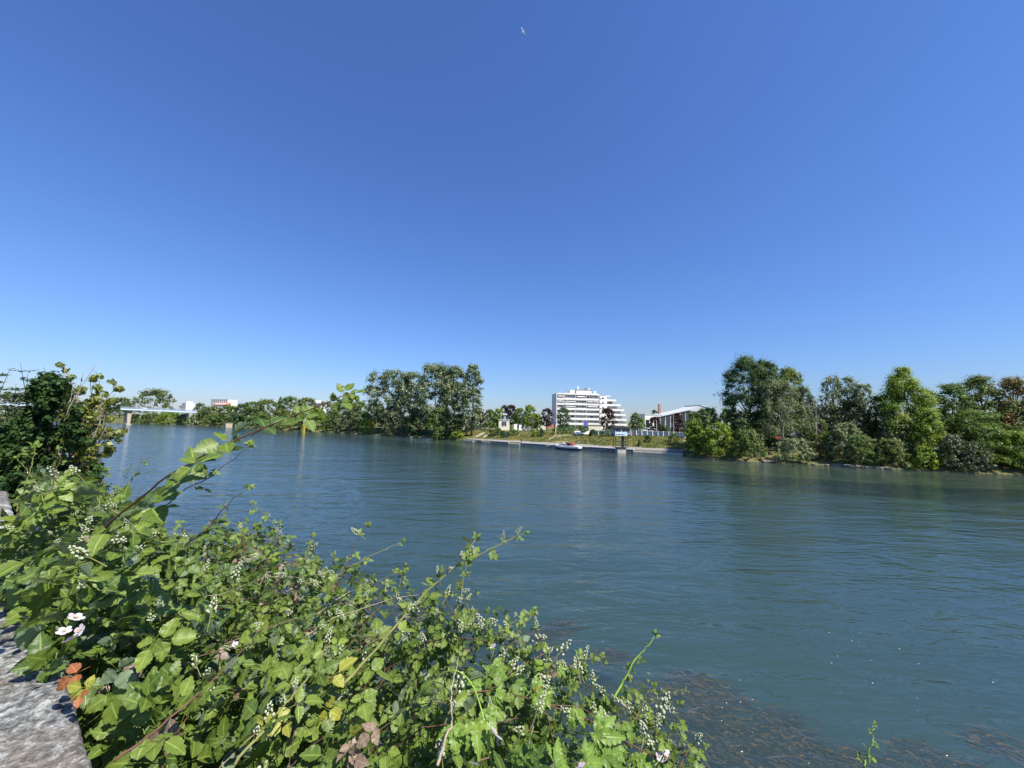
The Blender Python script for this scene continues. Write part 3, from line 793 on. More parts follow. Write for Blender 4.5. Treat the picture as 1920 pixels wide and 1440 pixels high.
def lamp(px, ytop, base, label, h=None, mat=None):
    zt = at(px, ytop, base[1])[2] - base[2]
    e = empty('street_lamp', base, 0, label, 'street lamp')
    MB().tube([(0, 0, 0), (0, 0, zt)], [0.16, 0.09], 6).build('pole', mat or M['lightgrey'], e)
    MB().box(-0.15, 1.3, -0.15, 0.15, zt, zt + 0.16).build('lamp_head', M['white'], e)
lamp(357, 757, np.array(bpoint(BL * 0.985, -4.6, BZ(BL) + 0.35)), 'pale street lamp at the right end of the road bridge')
b = gnd(244.5, 793.0); e = empty('marker_post', (b[0], b[1], -0.5), 0, 'orange navigation post standing in the water beside the bridge pier', 'marker post')
zt = at(244, 776, b[1])[2] + 0.5
MB().tube([(0, 0, 0), (0, 0, zt)], [0.55, 0.5], 8).build('post', M['orange'], e); MB().tube([(0, 0, zt), (0, 0, zt + 0.9)], [0.6, 0.3], 8).build('cap', M['white'], e)
b = gnd(569.5, 811.5); e = empty('gauge_post', (b[0], b[1], -0.5), 0, 'yellow river gauge post with white top in the water before the left wood', 'gauge post')
zt = at(569, 784, b[1])[2] + 0.5; k = zt * 0.36
MB().box(-0.55, 0.55, -0.4, 0.4, 0, zt - k).build('lower_board', M['yellow'], e)
MB().box(-0.5, 0.5, -0.36, 0.36, zt - k, zt).build('upper_board', M['white'], e)
for i in range(4): MB().box(-0.3, 0.3, -0.43, -0.40, 1.4 + i * (zt - k - 2) / 4, 1.75 + i * (zt - k - 2) / 4).build('number_plate', M['dark'], e)

# ------------------------------------------------------------------ buildings
def window(parent, x0, x1, z0, z1, y, frame=M['white'], depth=0.0):
    o = MB().box(x0, x1, y - 0.05, y + 0.02, z0, z1).build('window', M['glass'], parent)
    t = 0.09
    mb = MB(); mb.box(x0 - t, x0, y - 0.1, y + 0.02, z0 - t, z1 + t); mb.box(x1, x1 + t, y - 0.1, y + 0.02, z0 - t, z1 + t)
    mb.box(x0, x1, y - 0.1, y + 0.02, z1, z1 + t); mb.box(x0, x1, y - 0.1, y + 0.02, z0 - t, z0)
    mx = (x0 + x1) / 2; mb.box(mx - 0.04, mx + 0.04, y - 0.09, y - 0.05, z0, z1)
    mb.build('window_frame', frame, o)
    return o

M['pane_pale'] = plain('curtained_pane', (0.40, 0.41, 0.41), 0.25, 0.2, 0.7, 0.5)
def apartment():
    F = 226.0
    bl = at(1044, 803, F); zb = 5.4
    rz = math.radians(9)
    top = at(1040, 739, F)[2]
    e = empty('apartment_block', (bl[0], bl[1], zb), rz, 'tall white apartment block with rows of balconies and a stepped right side', 'apartment building')
    nf = 7; Hh = top - zb; fh = Hh / nf
    Wm = 25.5; D = 10
    # main block body, drawn back behind the balconies
    MB().box(0, Wm, 1.7, D, 0, Hh).build('main_wall', M['render_wall'], e)
    MB().box(-0.35, 0.0, -0.1, D, 0, Hh + 0.5).build('end_wall', M['white'], e)
    bays = [(0.0, 4.3), (4.3, 11.2), (11.2, 17.6), (17.6, Wm)]
    rng = random.Random(3)
    for k in range(1, nf):
        z = k * fh
        sl_ = MB().box(0.0, Wm, 0, 1.7, z - 0.25, z).build('balcony_slab', M['white'], e)
        for bi, (x0, x1) in enumerate(bays):
            off = -0.12 if bi in (1,) else (-0.02 if bi == 2 else 0.06)
            MB().box(x0 + 0.12, x1 - 0.12, off - 0.12, off, z - 0.3, z + 0.95).build('parapet', M['white'], sl_)
    for bi, (x0, x1) in enumerate(bays):
        mb = MB(); mb.box(x0 - 0.1, x0 + 0.1, 0.0, 1.7, fh * 0.5, Hh)
        mb.build('dividing_wall', M['white'], e)
    for k in range(0, nf):
        z = k * fh
        for (x0, x1) in bays:
            n = 2 if x1 - x0 < 5 else 3
            for j in range(n):
                a = x0 + 0.6 + (x1 - x0 - 0.9) * j / n; bb = a + (x1 - x0 - 0.9) / n - 0.7
                wo = window(e, a, bb, z + 0.12, z + 2.15, 1.66)
                if rng.random() < 0.85: wo.data.materials[0] = M['pane_pale']
    for (k, x0, x1) in ((5, 0.5, 4.0), (5, 4.8, 7.8), (5, 8.0, 10.8), (5, 18.1, 21.4), (5, 21.9, 25.0), (4, 5.0, 10.5), (4, 18.4, 24.6), (6, 0.6, 4.0), (6, 12.0, 16.8)):
        z = k * fh + 2.35
        MB().prism([(1.6, z), (1.6, z + 0.1), (-0.5, z - 0.62), (-0.5, z - 0.8)], x0, x1, 'x').build('awning', M['white'], e)
    # penthouse and roof gear
    for (x0, x1) in ((0.2, 4.3), (4.5, 11.0), (11.4, Wm)):
        MB().box(x0, x1, -0.05, D - 1, Hh, Hh + (0.75 if x0 < 1 else 0.95)).build('roof_parapet', M['white'], e)
    MB().box(8.8, 11.4, 3, 9, Hh + 0.9, Hh + 3.0).build('stair_head', M['white'], e)
    MB().box(12.5, 21.5, 2.5, 9, Hh + 0.9, Hh + 3.1).build('penthouse', M['white'], e)
    MB().box(12.2, 21.7, 2.2, 9.2, Hh + 3.1, Hh + 3.3).build('penthouse_roof', M['grey'], e)
    MB().box(13.1, 13.9, 3, 3.8, Hh + 3.3, Hh + 5.3).build('chimney', M['white'], e)
    MB().box(18.4, 19.3, 4, 5, Hh + 3.3, Hh + 4.5).build('chimney', M['brick'], e)
    MB().box(20.0, 21.2, 4, 5, Hh + 3.3, Hh + 4.2).build('chimney', M['white'], e)
    MB().box(23.4, 24.6, 2.8, 4.0, Hh + 0.9, Hh + 2.7).build('chimney', M['white'], e)
    # stair tower between the wings
    MB().box(Wm, Wm + 4.6, -0.3, D, 0, Hh - 0.3).build('stair_tower', M['white'], e)
    for k in range(1, nf):
        z = k * fh
        MB().box(Wm + 1.5, Wm + 2.7, -0.36, -0.29, z + 0.9, z + 1.7).build('window', M['glass'], e)
        MB().box(Wm + 0.15, Wm + 0.9, -0.36, -0.29, z + 0.6, z + 1.1).build('window', M['glass'], e)
    # stepped wing: every storey a bit shorter, with wrap-round balcony
    ends = [12.2, 12.0, 11.6, 10.7, 8.8, 6.2, 3.2]
    for k in range(nf):
        z = k * fh; x0 = Wm + 4.6; x1 = x0 + ends[k]
        MB().box(x0, x1 - 1.2, 1.2 + 0.3 * k, D, z, z + fh - 0.25).build('storey', M['render_wall'], e)
        s_ = MB().box(x0, x1, -0.6 + 0.35 * k, D, z + fh - 0.25, z + fh).build('balcony_slab', M['white'], e)
        mb = MB(); mb.box(x0, x1, -0.72 + 0.35 * k, -0.6 + 0.35 * k, z + fh - 0.3, z + fh + 0.85) if k < nf - 1 else mb.box(x0, x1, -0.72 + 0.35 * k, -0.6 + 0.35 * k, z + fh - 0.3, z + fh + 0.2)
        mb.build('parapet', M['white'], s_)
        if k < nf - 1:
            MB().box(x1, x1 + 0.12, -0.6 + 0.35 * k, D - 2, z + fh - 0.3, z + fh + 0.85).build('parapet', M['white'], s_)
            # planted terrace edge
            if k >= 2:
                r2 = np.random.default_rng(40 + k); bl2 = [(r2.uniform(ends[k + 1] if k + 1 < nf else 2, ends[k]) + x0 - 0.6, 0.2 + 0.35 * k, z + fh + 0.9, 0.45) for _ in range(2)]
                v, f, c = crown_leaves(bl2, 60, 0.35, r2)
                link('planter_shrub', np_mesh('planter_shrub', v, f, c), M['lf_mid'], e)
        n = max(1, int((ends[k] - 1.6) // 2.6))
        for j in range(n):
            a = x0 + 0.5 + j * (ends[k] - 1.7) / n
            wo = window(e, a, a + (ends[k] - 1.7) / n - 0.8, z + 0.25, z + 2.1, 1.16 + 0.3 * k)
            if rng.random() < 0.85: wo.data.materials[0] = M['pane_pale']
    # brick base at the left
    MB().box(-6.5, -0.36, 1, 7, 0, 2.6).build('brick_annex', M['brick'], e)
    return e
apartment()

def simple_house(name, label, px, ybase, F, wm, d, hh, rz, roof='flat', wall='render_wall', roofmat='tile', wins=2, zb=None, floors=1, cat='house'):
    p = at(px, ybase, F)
    z = p[2] if zb is None else zb
    e = empty(name, (p[0], p[1], z), rz, label, cat)
    MB().box(-wm / 2, wm / 2, 0, d, -1.5, hh).build('wall', M[wall], e)
    if roof == 'gable':
        MB().prism([(-0.4, hh - 0.1), (d + 0.4, hh - 0.1), (d / 2, hh + d * 0.32)], -wm / 2 - 0.4, wm / 2 + 0.4, 'x').build('roof', M[roofmat], e)
    elif roof == 'flat':
        MB().box(-wm / 2 - 0.25, wm / 2 + 0.25, -0.25, d + 0.25, hh, hh + 0.3).build('roof', M[roofmat], e)
    fh = hh / floors
    for k in range(floors):
        for j in range(wins):
            a = -wm / 2 + wm * (j + 0.28) / wins
            window(e, a, a + wm / wins * 0.44, k * fh + 0.9, k * fh + fh - 0.6, -0.02)
    return e
# houses beyond the bridge
h1 = simple_house('white_house', 'white modern house with a tall bright wall beside the end of the bridge', 345, 770, 470, 10, 10, 8.5, -0.4, 'flat', 'white', 'white', 2, None, 3)
MB().box(2.4, 5.2, -1.0, 6, -1, 11).build('tall_wall', M['white'], h1)
MB().box(-11, -5, 0.5, 8, -1, 5.6).build('lower_wing', M['render_wall'], h1)
MB().box(-11.3, -4.9, 0.2, 8.2, 5.6, 5.9).build('lower_roof', M['tile'], h1)
h2 = simple_house('white_block', 'long white flat-roofed block with red tiled roofs below it, above the left wood', 410, 768, 490, 30, 12, 12.5, -0.35, 'flat', 'white', 'white', 8, None, 3, 'building')
MB().prism([(-7, 5.6), (0, 8.6), (-0.1, 5.0)], -2, 21, 'x').build('tiled_roof', M['tile'], h2)
MB().box(-1.5, 20.5, -6.5, -0.3, -1, 5.3).build('lower_wall', M['render_wall'], h2)
for i in range(7): MB().box(0.5 + i * 2.8, 1.6 + i * 2.8, -5.2, -4.0, 6.2, 7.6).build('dormer', M['white'], h2)
simple_house('pale_house', 'pale house glimpsed between trees behind the tall bramble cane tip', 590, 776, 350, 11, 9, 9.5, -0.3, 'gable', 'render_wall', 'lightgrey', 3, None, 2)
simple_house('boathouse', 'small pale stone boathouse at the water among the left-hand trees', 421, 798.5, 342, 5.0, 5, 2.4, -0.55, 'flat', 'tan', 'tan', 3, 0.9)
# village behind the quay
hA = simple_house('arched_house', 'beige house with arched openings under the poplars at the quay start', 884, 801, 205, 8.5, 8, 3.4, -0.1, 'flat', 'cream', 'sand', 0, None)
for i in range(3):
    x = -3.1 + i * 2.2
    mb = MB(); mb.prism([(x, 0.1), (x + 1.4, 0.1), (x + 1.4, 1.6)] + [(x + 0.7 + 0.7 * math.cos(t), 1.6 + 0.7 * math.sin(t)) for t in np.linspace(0.3, math.pi, 7)], -0.06, 0.02, 'y'); mb.build('arch_opening', M['dark'], hA)
MB().box(-2.9, -1.5, 1, 2.4, 3.7, 6.2).build('chimney', M['sand'], hA)
hW = simple_house('small_white_house', 'small cream-white house with grey roof light and one dark window behind the quay', 945, 802, 192, 5.2, 7, 3.7, 0.15, 'flat', 'cream', 'lightgrey', 1, None)
MB().box(-0.4, 1.2, 2.0, 4.0, 4.0, 6.2).build('roof_lantern', M['bluegrey'], hW)
MB().prism([(-1.2, 6.2), (2.0, 6.2), (1.2, 7.0), (-0.4, 7.0)], 1.6, 4.4, 'y').build('roof_cap', M['lightgrey'], hW)
MB().box(-1.6, -1.25, 1.2, 1.6, 4.0, 7.6).build('chimney', M['white'], hW)
hT = empty('garden_terrace', tuple(at(963, 803, 190)), 0.15, 'low white terrace wall with openings right of the small white house', 'wall')
for i in range(4): MB().box(0.2 + i * 2.4, 1.7 + i * 2.4, 0, 0.35, -1.0, 2.0 - 0.25 * i).build('wall_panel', M['white'], hT)
simple_house('low_annex', 'low cream building behind the purple plum tree by the apartments', 1010, 800, 205, 7.5, 6, 3.2, 0.1, 'flat', 'cream', 'lightgrey', 2, None)
simple_house('cream_lodge', 'low cream lodge with a curved roof in front of the apartment block', 1114, 812, 176, 6.8, 6, 3.5, 0.15, 'none', 'cream', 'cream', 0, None)
LO = bpy.data.objects['cream_lodge']
MB().prism([(-3.7 + 7.4 * t, 3.5 + 0.55 * math.sin(math.pi * t)) for t in np.linspace(0, 1, 9)], -0.3, 6.2, 'y').build('roof', M['cream'], LO)
sh = simple_house('white_shed', 'small white gabled shed on the grass slope behind the moored boat', 1092, 820.5, 158, 4.8, 3.2, 1.5, 0.2, 'gable', 'white', 'white', 0, None, cat='shed')
MB().box(-2.2, -1.5, -0.03, 0.0, -0.2, 1.1).build('door', M['lightgrey'], sh)
gs = simple_house('grey_shed', 'long grey corrugated shed behind the pale fence', 1213, 817, 172, 8.6, 5, 3.4, 0.3, 'none', 'lightgrey', 'grey', 0, None, cat='shed')
MB().prism([(-4.6, 3.55), (4.6, 2.5), (4.6, 2.68), (-4.6, 3.75)], -0.3, 5.2, 'y').build('roof', M['dark'], gs)
wb = simple_house('white_box_building', 'white box-shaped building with a tall dark window left of the glazed hall', 1226, 808, 195, 9.0, 10, 8.0, 0.1, 'flat', 'white', 'white', 0, None, cat='building')
MB().box(-4.1, -2.3, -0.05, 0.01, 0.6, 5.4).build('window', M['glass'], wb)
def hall():
    p = at(1262, 806, 196); e = empty('glazed_hall', (p[0], p[1], p[2]), 0.12, 'dark glazed hall with a slanting white roof rising to the right', 'building')
    MB().prism([(-9.5, -1), (9.5, -1), (9.5, 9.9), (-9.5, 5.6)], 0, 16, 'y').build('wall', M['dark'], e)
    for i in range(7):
        x = -9 + i * 2.65
        MB().prism([(x, 0.4), (x + 2.3, 0.4), (x + 2.3, 5.5 + (x + 11.8) * 0.226), (x, 5.5 + (x + 9.5) * 0.226)], -0.05, 0.01, 'y').build('glass_panel', M['glass'], e)
        MB().prism([(x + 2.34, 0.3), (x + 2.6, 0.3), (x + 2.6, 5.4 + (x + 12) * 0.226), (x + 2.34, 5.4 + (x + 12) * 0.226)], -0.12, 0.01, 'y').build('mullion', M['lightgrey'], e)
    MB().prism([(-10.2, 5.6), (9.8, 10.1), (9.8, 10.5), (-10.2, 5.9)], -0.6, 16, 'y').build('roof', M['lightgrey'], e)
    MB().prism([(9.5, -1), (22, -1), (22, 9.2), (9.5, 9.4)], 1, 16, 'y').build('side_wall', M['grey'], e)
    MB().prism([(9.5, 9.4), (22, 9.2), (24, 10.3), (15.5, 12.3), (9.5, 10.4)], 0.7, 15.5, 'y').build('gable_roof', M['lightgrey'], e)
    MB().prism([(15.5, 12.3), (24.2, 10.3), (24.2, 10.7), (15.4, 12.8)], 0.4, 15.8, 'y').build('roof_sheet', M['lightgrey'], e)
    MB().box(-1.0, 0.0, 12, 13, 8, 13.2).build('chimney', M['brick'], e)
    MB().box(25, 40, 4, 18, -1, 7.6).build('rear_wing', M['lightgrey'], e)
    return e
hall()
# ------------------------------------------------------------------ quay: wall, path, fence
def bank_pt(px, d=0.0):
    az = px_az(px); r = float(np.interp(az, _azs, _rr)); n = np.array([np.interp(az, _azs, _nx), np.interp(az, _azs, _ny)])
    if n @ [math.sin(az), math.cos(az)] < 0: n = -n
    return np.array([r * math.sin(az), r * math.cos(az)]) + n * d
def quay():
    pxs = np.linspace(1279, 868, 400); P = np.array([bank_pt(p) for p in pxs])
    s = np.concatenate([[0], np.cumsum(np.linalg.norm(np.diff(P, axis=0), axis=1))])
    tot = s[-1]
    def pt(u, d=0.0):
        p = np.array([np.interp(u, s, P[:, 0]), np.interp(u, s, P[:, 1])])
        q = np.array([np.interp(u + 0.5, s, P[:, 0]), np.interp(u + 0.5, s, P[:, 1])]) - np.array([np.interp(u - 0.5, s, P[:, 0]), np.interp(u - 0.5, s, P[:, 1])])
        q /= np.linalg.norm(q); n = np.array([q[1], -q[0]])
        if n @ p < 0: n = -n
        return p + n * d
    b0 = pt(tot / 2)
    e = empty('quay_wall', (b0[0], b0[1], 0), 0, 'pale stone quay wall with dark panel recesses along the far bank', 'quay wall')
    o = np.array([b0[0], b0[1]])
    def blk(u0, u1, d0, d1, z0, z1, name, mat):
        a, b_, c, d_ = pt(u0, d0) - o, pt(u1, d0) - o, pt(u1, d1) - o, pt(u0, d1) - o
        mb = MB(); mb.add([(*a, z0), (*b_, z0), (*c, z0), (*d_, z0), (*a, z1), (*b_, z1), (*c, z1), (*d_, z1)],
                          [(0, 3, 2, 1), (4, 5, 6, 7), (0, 1, 5, 4), (1, 2, 6, 5), (2, 3, 7, 6), (3, 0, 4, 7)])
        return mb.build(name, mat, e)
    u = 0.0; i = 0
    rr = random.Random(8)
    uR = tot * 0.135      # plain low sloping stretch at the right end
    while u < tot - 3:
        if u < uR:
            blk(u, u + 2.9, -0.9, -0.1, -0.8, 0.38 + rr.uniform(-.03, .03), 'coping_slab', M['sand'])
            blk(u, u + 2.95, -0.1, 0.4, -0.8, 0.8, 'wall_panel', M['concrete'])
        else:
            gap = (tot * 0.60 < u < tot * 0.655)
            if not gap:
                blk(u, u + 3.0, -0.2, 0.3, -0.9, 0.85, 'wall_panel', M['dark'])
                for k in range(3):
                    a = u + k * 1.0
                    blk(a, a + 0.26, -0.42, -0.2, -0.9, 0.85, 'wall_post', M['concrete'])
                    blk(a + 0.26, a + 1.0, -0.36, -0.2, 0.12 + rr.uniform(-.08, .08), 0.36, 'wall_rail', M['sand'])
                    if rr.random() < 0.7: blk(a + 0.3, a + 0.9, -0.5, -0.2, -0.6, 0.02, 'wall_stone', M['rock'])
                if u < tot * 0.62 or rr.random() < 0.4:
                    blk(u + 0.02, u + 2.98, -0.5, 0.45, 0.86, 1.06 + rr.uniform(-.02, .02), 'coping_slab', M['white' if u < tot * .6 else 'sand'])
            else:
                blk(u, u + 2.9, -0.8, 0.4, -0.9, 0.5, 'coping_slab', M['sand'])
        u += 3.0; i += 1
    # pale stones of the natural edge at the left end
    # path
    mb = MB(); n = 60; prev = None
    ds = [0.5, 2.0, 4.0, 6.2]
    V = []; 
    for j in range(n + 1):
        uu = 2 + (tot - 3) * j / n
        for d in ds:
            p = pt(uu, d); V.append((p[0], p[1], float(ground_z(p[0], p[1])) + 0.05))
    Fc = []
    for j in range(n):
        for k in range(len(ds) - 1):
            a = j * len(ds) + k; Fc.append((a, a + 1, a + 1 + len(ds), a + len(ds)))
    mb.add(V, Fc); props(mb.build('quay_path', M['asphalt']), kind='structure')
    return pt, tot
QPT, QTOT = quay()

# pale rocks along the natural shore
def rocks(name, label, spans, n, seed, group):
    rng = np.random.default_rng(seed)
    ico_v, ico_f = ICO
    for i in range(n):
        a, b_ = spans[i % len(spans)]
        px = rng.uniform(a, b_); p = bank_pt(px, rng.uniform(-0.5, 1.0))
        s = rng.uniform(0.25, 0.7)
        v = ico_v * np.array([s * 1.8, s, s * 0.55]) * (1 + rng.normal(size=(len(ico_v), 1)) * 0.14)
        o = link(name, np_mesh('shore_rock', v, ico_f), M['rock'], None, (p[0], p[1], rng.uniform(0, 0.25)), (0, 0, rng.uniform(0, 6)))
        props(o, label, 'rock', group)
def icosphere(sub):
    t = (1 + 5 ** 0.5) / 2
    v = [(-1, t, 0), (1, t, 0), (-1, -t, 0), (1, -t, 0), (0, -1, t), (0, 1, t), (0, -1, -t), (0, 1, -t), (t, 0, -1), (t, 0, 1), (-t, 0, -1), (-t, 0, 1)]
    f = [(0, 11, 5), (0, 5, 1), (0, 1, 7), (0, 7, 10), (0, 10, 11), (1, 5, 9), (5, 11, 4), (11, 10, 2), (10, 7, 6), (7, 1, 8), (3, 9, 4), (3, 4, 2), (3, 2, 6), (3, 6, 8), (3, 8, 9), (4, 9, 5), (2, 4, 11), (6, 2, 10), (8, 6, 7), (9, 8, 1)]
    v = [np.array(p) / np.linalg.norm(p) for p in v]
    for _ in range(sub):
        c = {}; nf = []
        def mid(a, b):
            k = (min(a, b), max(a, b))
            if k not in c: p = v[a] + v[b]; v.append(p / np.linalg.norm(p)); c[k] = len(v) - 1
            return c[k]
        for a, b, d in f:
            x, y, z = mid(a, b), mid(b, d), mid(d, a); nf += [(a, x, z), (b, y, x), (d, z, y), (x, y, z)]
        f = nf
    return np.array(v), np.array(f)
ICO = icosphere(1)
rocks('shore_rock', 'pale flat rock at the water line under the right-hand wood', [(1430, 1450), (1520, 1660), (1600, 1660)], 34, 3, 'rocks under the right-hand wood')
rocks('shore_rock', 'pale flat rock at the water line below the poplars', [(770, 800), (828, 895), (665, 690)], 30, 4, 'rocks below the poplars')

def fence():
    e0 = spot(1108, 22)
    e = empty('pale_fence', tuple(e0), 0, 'pale panel fence with white posts along the top of the grass slope', 'fence')
    pts = [spot(px, 22 + (px - 1108) * 0.01) - e0 for px in np.linspace(1112, 1284, 18)]
    for i, p in enumerate(pts):
        MB().box(p[0] - 0.13, p[0] + 0.13, p[1] - 0.13, p[1] + 0.13, p[2] - 0.4, p[2] + 2.15).build('post', M['white'], e)
        if i < len(pts) - 1 and i not in (3, 4):
            q = pts[i + 1]; m = M['lightgrey' if 8 <= i <= 11 else ('concrete' if i in (6, 7) else 'lightgrey')]
            mb = MB(); mb.beam((p[0], p[1] + 0.05, p[2] + 0.85), (q[0], q[1] + 0.05, q[2] + 0.85), 0.06, 2.0); mb.build('panel', m, e)
            mb = MB(); mb.beam((p[0], p[1] - 0.02, p[2] + 1.92), (q[0], q[1] - 0.02, q[2] + 1.92), 0.12, 0.12); mb.build('rail', M['white'], e)
    p = pts[7]; q = pts[8]
    rngg = random.Random(2)
    mb = MB()
    for i in range(9):
        t = i / 9; c = p + (q - p) * t
        mb.box(c[0], c[0] + 0.5, c[1] - 0.06, c[1] + 0.0, c[2] + 0.3 + rngg.uniform(0, .6), c[2] + 1.1 + rngg.uniform(0, .5))
    mb.build('graffiti', plain('graffiti_paint', (0.6, 0.28, 0.25), 0.7, 0.3, 2), e)
fence()
for i, (px, yt, yb_ex, lb, mt) in enumerate(((1093, 764, 26, 'thin white flagpole in front of the apartment block', 'white'), (1132, 790, 22, 'short leaning white pole by the wine red tree', 'white'),
                                           (1042, 796, 19, 'white lamp post at the left end of the apartment block', 'white'), (1163, 779, 24, 'thin grey mast rising behind the signal cabin', 'lightgrey'),
                                           (1263, 774, 24, 'tall pale pole in front of the glazed hall', 'lightgrey'), (1256, 790, 24, 'short white pole left of the tall pole by the glazed hall', 'white'),
                                           (1231, 789, 24, 'white pole before the white box building', 'white'), (1247, 790, 25, 'white pole between the two wine red trees', 'white'))):
    b = spot(px, yb_ex); zt = at(px, yt, b[1])[2] - b[2]
    e = empty('pole', tuple(b), 0, lb, 'pole')
    MB().tube([(0, 0, -0.3), (0.0 if i != 1 else 0.8, 0, zt)], [0.12, 0.08], 6).build('shaft', M[mt], e)
    MB().tube([(0.0 if i != 1 else 0.8, 0, zt), (0.0 if i != 1 else 0.8, 0, zt + 0.15)], [0.13, 0.05], 6).build('cap', M[mt], e)
    if i == 0:
        mb = MB()
        for k in range(2): mb.box(0.25, 2.1, -0.03, 0.03, zt * (0.30 - 0.19 * k), zt * (0.30 - 0.19 * k) + 2.1)
        mb.build('banner', M['banner'], e)
# green post on the quay
b = spot(950, 9); e = empty('green_post', tuple(b), 0, 'dark green post with a small panel on the quay path', 'post')
MB().box(-0.28, 0.28, -0.2, 0.2, -0.2, 3.4).build('shaft', M['darkgreen'], e); MB().box(-0.75, -0.28, -0.05, 0.05, 2.2, 2.9).build('panel', M['darkgreen'], e)
b = spot(978, 3); e = empty('bollard', tuple(b), 0, 'dark mooring bollard on the quay edge left of the boat', 'bollard')
MB().tube([(0, 0, 0), (0, 0, 1.0), (0, 0, 1.15)], [0.22, 0.2, 0.3], 8).build('shaft', M['dark'], e); MB().tube([(0, 0, -0.1), (0, 0, 0.05)], [0.4, 0.4], 8).build('base_plate', M['dark'], e)
# pale steps and earth cuts on the slope
for i, (px0, e0, px1, e1, wd, lb) in enumerate(((893, 13, 910, 24, 1.6, 'long pale stone ramp climbing the slope below the leftmost plum tree'), (905, 11, 921, 22, 1.4, 'pale stone steps climbing the slope right of the long ramp'),
                                            (1030, 12, 1046, 19, 1.2, 'pale path cut in the slope left above the boat'), (1040, 16, 1070, 19, 1.3, 'wide patch of pale bare stone above the boat'),
                                            (1036, 8, 1062, 10.5, 0.9, 'pale stone strip just behind the moored boat'))):
    a, c = spot(px0, e0), spot(px1, e1)
    e = empty('stone_steps', tuple(a), 0, lb, 'stone steps')
    n = 12; rr = random.Random(i)
    for k in range(n):
        p = a + (c - a) * (k / n); q = spot(px0 + (px1 - px0) * (k + 0.5) / n, e0 + (e1 - e0) * (k + 0.5) / n) - a
        MB().box(q[0] - 0.9 * rr.uniform(.6, 1.1), q[0] + 0.9 * rr.uniform(.6, 1.1), q[1] - wd / 2, q[1] + wd / 2, q[2] - 0.3, q[2] + rr.uniform(0.1, 0.28)).build('stone', M['sand'], e)

# ------------------------------------------------------------------ signal cabin on the water's edge
def cabin():
    b = gnd(1165, 849.0); F = b[1]
    s = F / FPX
    e = empty('signal_cabin', (b[0], b[1], 0), 0.1, 'small dark-roofed signal cabin with pale blue sign on green legs at the quay', 'cabin')
    hp = lambda y: at(1165, y, F)[2]
    MB().box(-1.5, 1.2, -0.8, 1.2, -1, hp(840.5)).build('base_block', M['concrete'], e)
    MB().box(-1.7, 1.4, -1.0, 1.4, hp(840.5), hp(838.5)).build('base_slab', M['dark'], e)
    MB().box(0.25, 0.95, 0, 0.7, hp(838.5), hp(815)).build('column', M['dark'], e)
    for x in (-2.2, 1.9): 
        for y in (-0.6, 1.2): MB().box(x, x + 0.16, y, y + 0.16, hp(840), hp(815)).build('leg', M['darkgreen'], e)
    for y in (829, 835): MB().box(-2.2, 2.06, -0.62, -0.5, hp(y), hp(y) + 0.25).build('rail', M['darkgreen'], e)
    MB().box(-2.6, 2.7, -1.2, 2.4, hp(816), hp(814.8)).build('floor', M['dark'], e)
    cb = MB().box(-2.3, 2.4, -0.9, 2.2, hp(814.8), hp(803.5)).build('cabin_wall', M['bluegrey'], e)
    for x0, x1 in ((-2.0, -0.7), (-0.3, 0.9), (1.2, 2.2)):
        MB().box(x0, x1, -0.96, -0.9, hp(810.5), hp(804)).build('window', M['glass'], e)
    MB().prism([(-2.7, hp(803.5)), (2.8, hp(803.5)), (2.5, hp(801)), (0, hp(799.8)), (-2.4, hp(801))], -1.3, 2.6, 'y').build('roof', M['dark'], e)
    sg = MB().box(-2.45, 1.4, -1.4, -1.28, hp(817), hp(809.6)).build('sign_board', M['paleblue'], e)
    mb = MB(); x = -2.2
    for wv in (0.5, 0.12, 0.55, 0.2, 0.6, 0.35):
        mb.box(x, x + wv * 0.8, -1.43, -1.40, hp(815.6), hp(813.8)); x += wv + 0.1
    mb.build('sign_lettering', M['dark'], sg)
    MB().tube([(-0.35, -1.0, hp(810)), (-0.35, -1.0, hp(802))], [0.14, 0.12], 6).build('siren', M['lightgrey'], e)
    MB().box(2.4, 2.9, -0.4, 0.2, hp(804.5), hp(803.5)).build('lamp', M['white'], e)
cabin()

